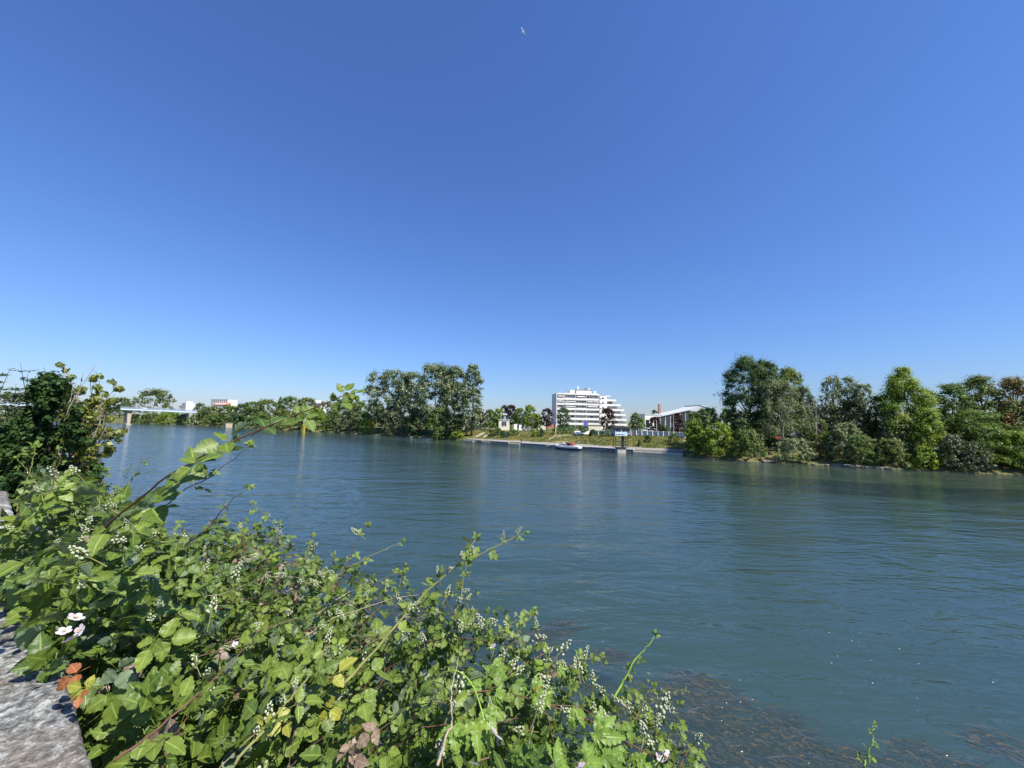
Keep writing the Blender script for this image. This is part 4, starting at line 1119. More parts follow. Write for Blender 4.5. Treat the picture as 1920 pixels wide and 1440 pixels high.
# ------------------------------------------------------------------ moored motor boat
def boat():
    a = gnd(1041, 841.5); c = gnd(1089, 844.5)
    d = (c - a)[:2]; Lb = float(np.linalg.norm(d)); rz = math.atan2(d[1], d[0])
    mid = (a + c) / 2
    nrm = np.array([math.sin(rz), -math.cos(rz)])      # towards the camera side
    if nrm @ mid[:2] > 0: nrm = -nrm
    e = empty('motor_boat', (mid[0] + nrm[0] * 0.3, mid[1] + nrm[1] * 0.3, 0), rz, 'white motor cruiser with navy hull and red canopy moored at the quay', 'boat')
    k = Lb / 2
    # hull sections, bow at -x
    xs = np.linspace(-1, 1, 13)
    def half(x): return 1.45 * (1 - max(0, -x - 0.05) ** 2.2 * 1.0) * (0.92 if x > 0.9 else 1)
    def sheer(x): return 1.05 + 0.55 * max(0, -x) ** 1.8 + 0.1 * max(0, x)
    def skin(z0f, z1f, w0, w1, name, mat):
        v = []; f = []
        for x in xs:
            hw = max(0.04, half(x))
            for sgn in (-1, 1):
                v.append((x * k * (1 if x > -0.9 else 0.97), sgn * hw * w0, z0f(x))); v.append((x * k, sgn * hw * w1, z1f(x)))
        n = len(xs)
        for i in range(n - 1):
            o = 4 * i
            f += [(o, o + 4, o + 5, o + 1), (o + 2, o + 3, o + 7, o + 6), (o + 1, o + 5, o + 7, o + 3), (o, o + 2, o + 6, o + 4)]
        f += [(0, 1, 3, 2), (4 * (n - 1), 4 * (n - 1) + 2, 4 * (n - 1) + 3, 4 * (n - 1) + 1)]
        return MB().add(v, f).build(name, mat, e)
    skin(lambda x: -0.3, lambda x: sheer(x) * 0.55, 0.82, 0.95, 'hull', M['navy'])
    skin(lambda x: sheer(x) * 0.55 + 0.003, lambda x: sheer(x), 0.955, 1.0, 'topside', M['white'])
    cb = MB().prism([(-0.68 * k, 1.05), (0.12 * k, 1.05), (0.10 * k, 2.0), (-0.40 * k, 2.05), (-0.58 * k, 1.55)], -1.0, 1.0, 'y').build('cabin', M['white'], e)
    for x in (-0.36, -0.24, -0.12):
        MB().box(x * k, x * k + 0.32, -1.03, -1.0, 1.45, 1.75).build('porthole', M['glass'], cb)
        MB().box(x * k, x * k + 0.32, 1.0, 1.03, 1.45, 1.75).build('porthole', M['glass'], cb)
    cn = MB().prism([(0.10 * k, 1.7), (0.56 * k, 1.6), (0.54 * k, 2.0), (0.42 * k, 2.25), (0.04 * k, 2.4), (0.0 * k, 2.2)], -1.15, 1.15, 'y').build('canopy', M['maroon'], e)
    MB().box(0.14 * k, 0.24 * k, -1.18, -1.15, 1.1, 2.2).build('canopy_window', M['glass'], cn)
    MB().box(0.1 * k, 0.92 * k, -1.25, 1.25, 1.0, 1.35).build('cockpit_coaming', M['white'], e)
    mb = MB(); 
    for sy in (-1, 1):
        pts = [(-0.93 * k, 0.15 * sy, 2.2), (-0.75 * k, 0.8 * sy, 2.05), (-0.5 * k, 1.2 * sy, 1.9)]
        mb.tube(pts, 0.035, 4)
        for p in pts: mb.tube([(p[0], p[1], 1.2), p], 0.03, 4)
    mb.build('bow_rail', M['lightgrey'], e)
    MB().tube([(0.9 * k, 0, 1.2), (0.96 * k, 0, 3.0)], 0.04, 5).build('flag_staff', M['lightgrey'], e)
    MB().box(0.80 * k, 0.95 * k, -0.03, 0.03, 2.5, 3.0).build('flag', M['white'], e)
    MB().tube([(-0.3 * k, 0, 2.0), (-0.28 * k, 0, 2.6)], 0.09, 5).build('mast_light', M['white'], e)
    for x in (-0.2, 0.3): MB().tube([(x * k, -1.55, 0.25), (x * k, -1.55, 0.85)], 0.13, 6).build('fender', M['dark'], e)
    MB().box(0.985 * k, 1.08 * k, -0.9, 0.9, 0.15, 0.3).build('swim_platform', M['dark'], e)
boat()
for i, (pa, pb_, lb) in enumerate((((1041, 829), (1024, 836), 'thin mooring rope from the boat bow to the quay'), ((1087, 833), (1100, 839), 'thin mooring rope from the boat stern to the quay'))):
    A_, B_ = gnd(*pa, 1.3), gnd(*pb_, 1.15); e = empty('mooring_rope', tuple(A_), 0, lb, 'rope')
    MB().tube([np.zeros(3), (B_ - A_) * 0.5 - np.array([0, 0, 0.3]), B_ - A_], 0.05, 5).build('rope', M['sand'], e)
b = spot(1449, 24); car('car', 'red car parked under the tallest dark tree', (b[0], b[1], at(1449, 824, b[1])[2]), 0.1, M['red'])
b = spot(1502, 22); car('van', 'white van glimpsed in the shade behind the grey green bush', (b[0], b[1], at(1502, 822, b[1])[2]), 0.1, M['white'], scale=1.25)
# fallen branch on the shore
a = spot(1522, 5); c = gnd(1541, 866); e = empty('fallen_branch', tuple(a), 0, 'pale fallen branch slanting down to the water under the dead tree', 'branch')
MB().tube([(0, 0, 2.0), (c - a) * 0.5 + np.array([0, 0, 0.8]), (c - a) + np.array([0, 0, 0.1])], [0.09, 0.11, 0.13], 6).build('limb', M['deadwood'], e)
MB().tube([(c - a) * 0.3 + np.array([0, 0, 1.2]), (c - a) * 0.5 + np.array([1.2, 0, 1.9])], [0.05, 0.02], 5).build('twig', M['deadwood'], e)

# ------------------------------------------------------------------ airliner high overhead
def plane():
    R_ = 2300.0
    def P(x, y): return np.array([0, 0, CH]) + ray(x, y) * R_
    a, b_ = P(984.0, 65.0), P(976.8, 50.6)          # tail, nose
    fw = b_ - a; Ln = np.linalg.norm(fw); fw /= Ln
    wv = P(984.2, 56.2) - P(976.4, 58.6); wv -= fw * (wv @ fw); hw = np.linalg.norm(wv) / 2; wv /= np.linalg.norm(wv)
    up = np.cross(wv, fw); 
    c = (a + b_) / 2
    e = empty('airliner', tuple(c), 0, 'tiny white airliner high in the blue sky', 'airplane')
    e.rotation_mode = 'QUATERNION'
    e.rotation_quaternion = Matrix((fw, wv, up)).transposed().to_quaternion() if np.linalg.det(np.array([fw, wv, up])) > 0 else Matrix((fw, -wv, np.cross(fw, -wv))).transposed().to_quaternion()
    h = Ln / 2; hw = h * 0.42
    MB().tube([(-h, 0, 0.4), (-h * 0.7, 0, 0.1), (h * 0.8, 0, 0), (h * 0.93, 0, -0.2), (h, 0, -0.4)], [0.5, 1.5, 1.6, 1.1, 0.2], 10).build('fuselage', M['white'], e, smooth=True)
    for sg in (-1, 1):
        MB().prism([(h * 0.22, 0), (-h * 0.08, 0), (-h * 0.32, sg * hw), (-h * 0.24, sg * hw)], -0.3, 0.3, 'z').build('wing', M['lightgrey'], e)
        MB().prism([(-h * 0.78, 0), (-h * 0.95, 0), (-h * 1.02, sg * hw * 0.4), (-h * 0.95, sg * hw * 0.4)], -0.2, 0.2, 'z').build('tailplane', M['lightgrey'], e)
    MB().prism([(-h * 0.75, 0), (-h * 0.97, 0), (-h * 1.02, 5), (-h * 0.93, 5)], -0.2, 0.2, 'y').build('fin', M['white'], e)
plane()
#@@PART4@@
# ------------------------------------------------------------------ foreground: leaf shapes
def leaflet(Ln, W, fold=0.25, droop=0.25, quilt=0.03, teeth=0.06, n=6, lobe=0.0, seed=0):
    rg = np.random.default_rng(seed)
    vs, uv = [], []
    def zed(x, v): return fold * abs(x) - droop * Ln * v * v + quilt * Ln * math.sin(v * 20 - abs(x) / max(W, 1e-6) * 3) * abs(x) / max(W, 1e-6)
    def wid(v): return W * (math.sin(math.pi * min(1, v) ** 0.72) ** 0.8) * (1 - 0.25 * v ** 5)
    for i in range(n + 1):
        v = i / n; vs.append((0, Ln * v, zed(0, v))); uv.append((0.5, v))
    m = 2 * n
    for sd in (-1, 1):
        for j in range(1, m):
            v = j / m; ww = wid(v) * (1 + (teeth if j % 2 else -teeth * 0.6) + rg.normal() * 0.03)
            vv = v - (0.02 if j % 2 == 0 else -0.025)
            vs.append((sd * ww, Ln * vv, zed(sd * ww, v))); uv.append((0.5 + 0.5 * sd, v))
    f = []
    for si, sd in enumerate((-1, 1)):
        b = n + 1 + si * (m - 1)
        def E(j): return b + j - 1
        def tri(a, c, d): f.append((a, c, d) if sd > 0 else (a, d, c))
        for i in range(n):
            j0, j1, j2 = 2 * i, 2 * i + 1, 2 * i + 2
            if i == 0: tri(0, E(1), 1); tri(E(1), E(2), 1)
            elif i == n - 1: tri(i, E(j0), E(j1)); tri(i, E(j1), i + 1)
            else: tri(i, E(j0), E(j1)); tri(i, E(j1), i + 1); tri(E(j1), E(j2), i + 1)
    return np.array(vs), np.array(uv), np.array(f)
def petiole(pts, r, n=3):
    mb = MB(); mb.tube(pts, r, n)
    tf = []
    for q in mb.f:
        for k in range(1, len(q) - 1): tf.append((q[0], q[k], q[k + 1]))
    v = np.array(mb.v); return v, np.full((len(v), 2), -1.0), np.array(tf)
def xform(part, R_, t):
    return part[0] @ R_.T + t, part[1], part[2]
def rotz(a): c, s = math.cos(a), math.sin(a); return np.array([[c, -s, 0], [s, c, 0], [0, 0, 1.0]])
def rotx(a): c, s = math.cos(a), math.sin(a); return np.array([[1, 0, 0], [0, c, -s], [0, s, c]])
def roty(a): c, s = math.cos(a), math.sin(a); return np.array([[c, 0, s], [0, 1, 0], [-s, 0, c]])
def join(parts):
    v, u, f, o = [], [], [], 0
    for p in parts:
        v.append(p[0]); u.append(p[1]); f.append(p[2] + o); o += len(p[0])
    return np.concatenate(v), np.concatenate(u), np.concatenate(f)
def bramble_leaf(seed, five=False):
    r = np.random.default_rng(seed)
    P = []
    pl = r.uniform(0.03, 0.05)
    P.append(petiole([(0, -pl, -0.012), (0, -pl * 0.4, -0.002), (0, 0, 0)], [0.0016, 0.0013, 0.001]))
    k = lambda: dict(fold=r.uniform(0.05, 0.55), droop=r.uniform(-0.05, 0.4), quilt=0.02, seed=int(r.integers(1e6)))
    Lt = r.uniform(0.058, 0.074)
    P.append(petiole([(0, 0, 0), (0, 0.022, 0.002)], [0.001, 0.0009]))
    P.append(xform(leaflet(Lt, Lt * r.uniform(0.33, 0.40), **k()), rotx(r.uniform(-0.45, 0.35)) @ roty(r.uniform(-0.3, 0.3)), (0, 0.022, 0.002)))
    for sd in (-1, 1):
        a = sd * r.uniform(1.15, 1.5); Ls = Lt * r.uniform(0.74, 0.9)
        P.append(xform(leaflet(Ls, Ls * r.uniform(0.33, 0.40), **k()), rotz(-a) @ rotx(r.uniform(-0.5, 0.45)) @ roty(r.uniform(-0.5, 0.5)), (sd * 0.005, 0.002, 0)))
        if five:
            a2 = sd * r.uniform(1.75, 2.1); L2 = Lt * r.uniform(0.5, 0.62)
            P.append(xform(leaflet(L2, L2 * 0.4, **k()), rotz(-a2) @ rotx(r.uniform(-0.3, 0.3)), (0, 0, -0.001)))
    return join(P)
def palm_leaf(seed, n=5, deep=True, L0=0.085):
    """lobed leaf of the climber: five pointed lobes from one point"""
    r = np.random.default_rng(seed); P = [petiole([(0, -0.05, -0.02), (0, -0.02, -0.004), (0, 0, 0)], [0.0018, 0.0014, 0.001])]
    for i in range(n):
        a = (i - (n - 1) / 2) * 0.62; Li = L0 * (1 - 0.16 * abs(i - (n - 1) / 2)) * r.uniform(0.9, 1.08)
        P.append(xform(leaflet(Li, Li * 0.215, fold=r.uniform(0.1, 0.4), droop=r.uniform(0.1, 0.4), teeth=0.16, seed=int(r.integers(1e6))), rotz(-a) @ rotx(r.uniform(-0.15, 0.1)), (0, 0, 0.0006 * i)))
    return join(P)
LEAFT = [bramble_leaf(s, five=(s % 4 == 3)) for s in range(1, 13)]
PALMT = [palm_leaf(100 + s) for s in range(5)]

def near_leaf(name, top0, top1, under, tr, yellow=None):
    m, nt = newmat(name)
    a = N(nt, 'ShaderNodeAttribute', attribute_name='lf')
    sp = N(nt, 'ShaderNodeSeparateColor'); L(nt, a.outputs['Color'], sp.inputs[0])
    u, v, tint = sp.outputs['Red'], sp.outputs['Green'], sp.outputs['Blue']
    oi = N(nt, 'ShaderNodeObjectInfo')
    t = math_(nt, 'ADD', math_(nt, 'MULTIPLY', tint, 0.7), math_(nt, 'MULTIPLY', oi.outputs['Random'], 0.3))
    au = math_(nt, 'ABSOLUTE', math_(nt, 'SUBTRACT', u, 0.5))
    vein = math_(nt, 'SINE', math_(nt, 'MULTIPLY', math_(nt, 'SUBTRACT', v, math_(nt, 'MULTIPLY', au, 0.55)), 52.0))
    vein = ramp(nt, vein, [(0.78, 0.0), (0.97, 1.0)])
    midr = ramp(nt, au, [(0.02, 1.0), (0.06, 0.0)])
    vv = math_(nt, 'MAXIMUM', math_(nt, 'MULTIPLY', vein, 0.55), midr)
    g = N(nt, 'ShaderNodeNewGeometry')
    nz = noise(nt, g.outputs['Position'], 60, 4, 0.6)
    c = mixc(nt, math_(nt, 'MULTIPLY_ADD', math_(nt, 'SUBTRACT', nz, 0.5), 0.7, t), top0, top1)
    ylw = ramp(nt, noise(nt, g.outputs['Position'], 2.6, 3), [(0.62, 0.0), (0.72, 0.55)])
    c = mixc(nt, ylw, c, tuple(min(1, x * y) for x, y in zip(top1, (1.55, 1.25, 0.8))))
    c = mixc(nt, math_(nt, 'MULTIPLY', vv, 0.4), c, tuple(min(1, x * 1.9 + 0.02) for x in top1))
    spot_ = ramp(nt, noise(nt, g.outputs['Position'], 85, 2, 0.5), [(0.70, 0.0), (0.74, 0.8)])
    age = ramp(nt, noise(nt, g.outputs['Position'], 5.5, 2), [(0.50, 0.0), (0.62, 1.0)])
    c = mixc(nt, math_(nt, 'MULTIPLY', spot_, age), c, (0.14, 0.075, 0.03))
    ct = mixc(nt, g.outputs['Backfacing'], c, under)
    bp = N(nt, 'ShaderNodeBump'); bp.inputs['Strength'].default_value = 0.5; bp.inputs['Distance'].default_value = 0.0012
    bp.invert = True; L(nt, vv, bp.inputs['Height'])
    p = N(nt, 'ShaderNodeBsdfPrincipled'); L(nt, ct, p.inputs['Base Color']); p.inputs['Roughness'].default_value = 0.42
    p.inputs['Specular IOR Level'].default_value = 0.38; L(nt, bp.outputs[0], p.inputs['Normal'])
    tl = N(nt, 'ShaderNodeBsdfTranslucent'); L(nt, mixc(nt, 0.5, tr, c), tl.inputs[0])
    mx = N(nt, 'ShaderNodeMixShader'); mx.inputs[0].default_value = 0.24
    L(nt, p.outputs[0], mx.inputs[1]); L(nt, tl.outputs[0], mx.inputs[2])
    out(nt, mx.outputs[0]); return m
M['bramble'] = near_leaf('bramble_leaf', (0.022, 0.060, 0.012), (0.205, 0.275, 0.040), (0.19, 0.25, 0.14), (0.38, 0.52, 0.06))
M['bramble_y'] = near_leaf('bramble_leaf_yellow', (0.16, 0.20, 0.025), (0.36, 0.34, 0.05), (0.35, 0.36, 0.12), (0.6, 0.55, 0.06))
M['bramble_o'] = near_leaf('bramble_leaf_orange', (0.24, 0.06, 0.025), (0.40, 0.17, 0.06), (0.4, 0.2, 0.1), (0.6, 0.25, 0.05))
M['bramble_d'] = near_leaf('bramble_leaf_dry', (0.12, 0.075, 0.045), (0.34, 0.25, 0.17), (0.35, 0.28, 0.22), (0.3, 0.18, 0.08))
M['climber'] = near_leaf('climber_leaf', (0.06, 0.13, 0.02), (0.19, 0.29, 0.04), (0.15, 0.24, 0.09), (0.4, 0.55, 0.06))
M['cane'] = plain('cane_bark', (0.13, 0.06, 0.04), 0.6, 0.35, 30)
M['cane_g'] = plain('green_cane', (0.20, 0.20, 0.06), 0.6, 0.3, 30)
M['cane_dry'] = plain('dry_stem', (0.34, 0.27, 0.19), 0.8, 0.3, 30)
M['shoot'] = plain('green_shoot', (0.26, 0.38, 0.05), 0.5, 0.15, 30)
M['bud'] = plain('flower_bud', (0.40, 0.43, 0.27), 0.7, 0.15, 80)
def petalmat():
    m, nt = newmat('petal')
    oi = N(nt, 'ShaderNodeObjectInfo')
    c = ramp(nt, oi.outputs['Random'], [(0.3, (0.78, 0.74, 0.74)), (0.8, (0.74, 0.56, 0.64))])
    d = N(nt, 'ShaderNodeBsdfDiffuse'); L(nt, c, d.inputs[0]); t = N(nt, 'ShaderNodeBsdfTranslucent'); L(nt, c, t.inputs[0])
    mx = N(nt, 'ShaderNodeMixShader'); mx.inputs[0].default_value = 0.35; L(nt, d.outputs[0], mx.inputs[1]); L(nt, t.outputs[0], mx.inputs[2])
    out(nt, mx.outputs[0]); return m
M['petal'] = petalmat()
M['stamen'] = plain('stamen', (0.5, 0.42, 0.25), 0.8, 0.2, 80)

# ------------------------------------------------------------------ bramble mound over the wall
EDGE = 0.25                                   # outer edge of the coping, metres from the eye
def mound(s, q):
    """height above the eye level of the thicket's surface"""
    s = np.asarray(s, float); q = np.asarray(q, float)
    z = -0.90 + 0 * s
    z = z + 0.58 * np.exp(-((s - 3.25) / 1.15) ** 2 - ((q - 0.25) / 0.36) ** 2)
    z = z + 0.05 * sstep(1.2, 3.2, s) * np.exp(-((q - 0.9) / 0.6) ** 2)
    z = z - 0.50 * sstep(0.65, -0.4, s)
    z = z - 0.55 * sstep(1.9, 1.1, s) * (1 - sstep(0.32, 0.85, q))
    z = z - 0.9 * sstep(1.25, 2.2, q) ** 1.3 - 1.2 * sstep(1.9, 3.2, q)
    z = z - 0.5 * sstep(3.6, 5.0, s) - 0.35 * (1 - sstep(0.02, 0.2, q))
    z = z + 0.085 * np.sin(s * 4.1 + q * 2.3) * np.cos(q * 5.2 - s * 1.7) + 0.035 * np.sin(s * 9.7 + 1) * np.sin(q * 11.3)
    return z
def to_sq(P):
    return P[0] * SA[0] + P[1] * SA[1], P[0] * QA[0] + P[1] * QA[1]
def hit(px, py, lift=0.0):
    r = ray(px, py); r = r / np.linalg.norm(r)
    for t in np.arange(0.45, 6, 0.012):
        P = r * t; s, q = to_sq(P)
        if P[2] <= float(mound(s, q)) + lift: return P + np.array([0, 0, CH])
    return None
def frame_from(nrm, head):
    nrm = nrm / np.linalg.norm(nrm, axis=-1, keepdims=True)
    h = head - nrm * (head * nrm).sum(-1, keepdims=True); h = h / np.maximum(1e-6, np.linalg.norm(h, axis=-1, keepdims=True))
    x = np.cross(h, nrm)
    return np.stack([x, h, nrm], -1)           # columns
BR = empty('bramble_thicket', tuple(sq(1.5, 0.6, 6.0)), 0, 'green flowering bramble thicket spilling over the stone wall in the foreground', 'bramble bush')
BR0 = np.array(BR.location)
def inst_leaf(k, P, Fm, sc, tint, mat, templ, name='leaf', parent=BR, org=BR0):
    """one leaf as an object of its own; meshes shared per template and tint step"""
    key = (id(templ), k, mat, int(tint * 3.99))
    if key not in LCACHE:
        v, u, f = templ[k]
        c = np.zeros((len(v), 4)); c[:, 0] = u[:, 0]; c[:, 1] = u[:, 1]; c[:, 2] = (int(tint * 3.99) + 0.5) / 4; c[:, 3] = 1
        me = np_mesh('leaf', v, f, c, smooth=False); me.materials.append(M[mat]); LCACHE[key] = me
    o = bpy.data.objects.new(name, LCACHE[key]); COL.objects.link(o); o.parent = parent
    mt = Matrix([[Fm[i][j] * sc for j in range(3)] + [P[i] - org[i]] for i in range(3)] + [[0, 0, 0, 1]])
    o.matrix_local = mt
    return o
LCACHE = {}
def merge_leaves(name, ks, Ps, Fs, scs, tints, templ, mat, parent, org):
    V, Fc, C, o = [], [], [], 0
    for k in range(len(templ)):
        idx = np.where(ks == k)[0]
        if len(idx) == 0: continue
        v, u, f = templ[k]
        W = np.einsum('nij,vj->nvi', Fs[idx], v) * scs[idx][:, None, None] + (Ps[idx] - org)[:, None, :]
        n = len(idx); m = len(v)
        c = np.zeros((n, m, 4), np.float32); c[..., 0] = u[None, :, 0]; c[..., 1] = u[None, :, 1]; c[..., 2] = tints[idx][:, None]; c[..., 3] = 1
        V.append(W.reshape(-1, 3)); C.append(c.reshape(-1, 4))
        Fc.append((f[None] + (np.arange(n) * m)[:, None, None]).reshape(-1, 3) + o); o += n * m
    return link(name, np_mesh(name, np.concatenate(V), np.concatenate(Fc), np.concatenate(C)), M[mat], parent)

def grow_brambles():
    rng = np.random.default_rng(2024)
    n = 10500
    s = np.where(rng.uniform(size=n * 3) < 0.62, rng.uniform(-0.7, 1.8, n * 3), rng.uniform(1.8, 4.4, n * 3)); q = rng.uniform(0.0, 2.4, n * 3)
    keep = (q > EDGE + 0.06) | ((s > 2.1) & (q > EDGE - 0.07)) | ((s > 3.0) & (q > 0.08) & (rng.uniform(size=n * 3) < 0.5)); keep &= ~((q > 1.75) & (rng.uniform(size=len(s)) < 0.6))
    keep &= ~((s < 1.25) & (q < 0.52) & (rng.uniform(size=len(s)) < 0.75))
    keep &= ~((s > 0.55) & (s < 1.75) & (q < 0.74) & (rng.uniform(size=len(s)) < 0.62))
    s, q = s[keep][:n], q[keep][:n]; n = len(s)
    dep = rng.exponential(0.13, n); dep = np.where(rng.uniform(size=n) < 0.10, -rng.uniform(0.0, 0.07, n), dep)
    dep = np.where(rng.uniform(size=n) < 0.3, rng.uniform(0.2, 1.0, n), dep); dep = np.minimum(dep, 1.0)
    gap = np.sin(s * 7.3 + 1.0) * np.sin(q * 8.1 + s * 2.0) + 0.6 * np.sin(s * 13.0 + q * 5.0)
    dep = np.where(gap > 0.3, dep + rng.uniform(0.2, 0.7, n), dep)
    z = mound(s, q) - dep
    z = np.where(q < EDGE + 0.03, np.maximum(z, -0.86), z)
    P = np.stack([SA[0] * s + QA[0] * q, SA[1] * s + QA[1] * q, z + CH], -1)
    e = 0.05
    gs = (mound(s + e, q) - mound(s - e, q)) / (2 * e); gq = (mound(s, q + e) - mound(s, q - e)) / (2 * e)
    gn = np.stack([-(gs * SA[0] + gq * QA[0]), -(gs * SA[1] + gq * QA[1]), np.ones(n)], -1); gn /= np.linalg.norm(gn, axis=1, keepdims=True)
    sun = np.array(_sd)
    nrm = gn * 0.5 + sun * 0.2 + np.array([0, -0.15, 0.25]) + rng.normal(size=(n, 3)) * 0.72
    head = rng.normal(size=(n, 3)); head[:, :2] += QA * 0.5; head[:, 2] -= 0.1
    Fm = frame_from(nrm, head)
    sc = rng.uniform(0.55, 1.3, n) * np.interp(q, [0.3, 0.7, 1.1, 1.5], [1.0, 0.86, 0.60, 0.52]) * np.interp(s, [1.5, 2.5], [1.0, 1.12]) * np.where(rng.uniform(size=n) < 0.3, 0.7, 1.0)
    tint = np.clip(rng.beta(2.2, 2.0, n) + 0.1 * np.sin(s * 3) * np.cos(q * 4), 0, 1)
    ks = rng.integers(0, len(LEAFT), n)
    # the leaves that show largest become objects of their own
    pc = P - np.array([0, 0, CH]); dist = np.linalg.norm(pc, axis=1)
    cz = pc @ FW; sx = 960 + FPX * (pc @ RT) / cz; sy = 720 - FPX * (pc @ UP) / cz
    vis = (sx > -20) & (sx < 1940) & (sy < 1450) & (dep < 0.09)
    score = np.where(vis, sc / dist * (1.2 - dep * 6), -1)
    top = np.argsort(-score)[:215]
    mask = np.zeros(n, bool); mask[top] = True
    for i in top:
        inst_leaf(int(ks[i]), P[i], Fm[i], float(sc[i]), float(tint[i]), 'bramble', LEAFT)
    r = ~mask
    props(merge_leaves('foliage', ks[r], P[r], Fm[r], sc[r], tint[r], LEAFT, 'bramble', BR, BR0), kind='stuff')
    # shaded leaves low in the gap beside the wall
    m = 420
    s = rng.uniform(-0.4, 2.2, m); q = rng.uniform(0.28, 1.0, m); z = np.minimum(mound(s, q) - 0.05, -1.15) - rng.uniform(0.0, 0.9, m)
    P2 = np.stack([SA[0] * s + QA[0] * q, SA[1] * s + QA[1] * q, z + CH], -1)
    F2 = frame_from(rng.normal(size=(m, 3)) * 0.6 + np.array([0, 0, 0.8]), rng.normal(size=(m, 3)))
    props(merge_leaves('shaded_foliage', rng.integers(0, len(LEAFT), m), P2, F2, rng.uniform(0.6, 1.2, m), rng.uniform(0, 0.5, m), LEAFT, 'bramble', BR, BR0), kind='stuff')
    m = 3600
    s = rng.uniform(-0.5, 4.0, m); q = rng.uniform(0.3, 1.75, m); z = mound(s, q) - 0.22 - rng.uniform(0.0, 0.7, m)
    P2 = np.stack([SA[0] * s + QA[0] * q, SA[1] * s + QA[1] * q, z + CH], -1)
    F2 = frame_from(rng.normal(size=(m, 3)) * 0.6 + np.array([0, 0, 0.8]), rng.normal(size=(m, 3)))
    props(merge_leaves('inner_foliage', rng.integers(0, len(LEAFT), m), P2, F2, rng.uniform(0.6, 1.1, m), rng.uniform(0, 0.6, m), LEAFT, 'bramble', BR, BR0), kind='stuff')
    # dry leaves deep inside
    m = 130
    s = rng.uniform(0.2, 3.2, m); q = rng.uniform(0.35, 1.4, m); z = mound(s, q) - rng.uniform(0.05, 0.35, m)
    P2 = np.stack([SA[0] * s + QA[0] * q, SA[1] * s + QA[1] * q, z + CH], -1)
    F2 = frame_from(rng.normal(size=(m, 3)), rng.normal(size=(m, 3)))
    props(merge_leaves('dry_leaf', rng.integers(0, len(LEAFT), m), P2, F2, rng.uniform(0.4, 0.75, m), rng.uniform(0, 1, m), LEAFT, 'bramble_d', BR, BR0), kind='stuff')
    # woody stems crossing inside the thicket
    mb = MB(); mg = MB()
    for i in range(170):
        s0 = rng.uniform(-0.3, 4.0); q0 = rng.uniform(0.35, 1.3); a = rng.uniform(-0.6, 2.2); ln = rng.uniform(0.3, 0.9)
        d = np.array([math.cos(a) * -0.5, math.sin(a) * 0.9]); pts = []
        dp = rng.uniform(0.02, 0.25)
        for k in range(6):
            t = k / 5; ss, qq = s0 + d[0] * ln * t, q0 + d[1] * ln * t
            p = sq(ss, qq, float(mound(ss, qq)) - dp * (1.3 - t) + 0.05 * math.sin(t * 3.1) + CH); pts.append(p - BR0)
        rr = rng.uniform(0.0011, 0.0028)
        (mb if rng.random() < 0.65 else mg).tube(pts, [rr * (1.2 - 0.7 * k / 5) for k in range(6)], 4)
    props(mb.build('stem_tangle', M['cane'], BR), kind='stuff'); props(mg.build('dry_stem_tangle', M['cane_dry'], BR), kind='stuff')
grow_brambles()

# buds and blossom
def bud_cluster_mesh(seed):
    rg = np.random.default_rng(seed); iv, jf = icosphere(1)
    V, Fc, o = [], [], 0
    h = rg.uniform(0.035, 0.07); n = int(rg.integers(12, 22))
    for i in range(n):
        t = (i + 0.5) / n; rad = 0.012 * (1.15 - t) + 0.002; a = i * 2.4 + rg.uniform(-.4, .4)
        c = np.array([rad * math.cos(a), rad * math.sin(a), 0.012 + h * t]); sz = rg.uniform(0.0032, 0.0050) * (1.15 - 0.45 * t)
        V.append(iv * np.array([sz, sz, sz * 1.25]) + c); Fc.append(jf + o); o += len(iv)
    bm = np_mesh('bud_cluster', np.concatenate(V), np.concatenate(Fc), smooth=True)
    mb = MB(); mb.tube([(0, 0, -0.05), (0.002, 0, h * 0.5), (0, 0, h)], [0.0018, 0.0014, 0.0008], 4)
    for i in range(0, n, 2):
        t = (i + 0.5) / n; rad = 0.012 * (1.15 - t); a = i * 2.4
        mb.tube([(0, 0, h * t * 0.85), (rad * math.cos(a), rad * math.sin(a), 0.010 + h * t)], 0.0007, 3)
    return bm, mb.mesh('bud_stalk')
BUDS = [bud_cluster_mesh(i) for i in range(6)]
for bm, sm in BUDS: bm.materials.append(M['bud']); sm.materials.append(M['cane_g'])
def flower_mesh():
    V, Fc, o = [], [], 0
    for i in range(5):
        a = 2 * math.pi * i / 5; pts = []
        for (r_, w_) in ((0.002, 0.002), (0.007, 0.0055), (0.012, 0.0065), (0.016, 0.003)):
            for sg in (-1, 1):
                pts.append((math.cos(a) * r_ - math.sin(a) * w_ * sg, math.sin(a) * r_ + math.cos(a) * w_ * sg, 0.001 + 0.16 * r_ + 6 * r_ * r_))
        V.append(np.array(pts)); Fc.append(np.array([(0, 2, 3, 1), (2, 4, 5, 3), (4, 6, 7, 5)]) + o); o += 8
    pm = [np_mesh('petal', V[i], Fc[0]) for i in range(5)]
    iv, jf = icosphere(0); VV, FF = [], []
    for i in range(16):
        a = i * 2.4; r_ = 0.0012 * math.sqrt(i); VV.append(iv * 0.0011 + np.array([r_ * math.cos(a), r_ * math.sin(a), 0.005])); FF.append(jf + i * len(iv))
    return pm, np_mesh('stamens', np.concatenate(VV), np.concatenate(FF))
PETALS, STAM = flower_mesh()
for p_ in PETALS: p_.materials.append(M['petal'])
STAM.materials.append(M['stamen'])
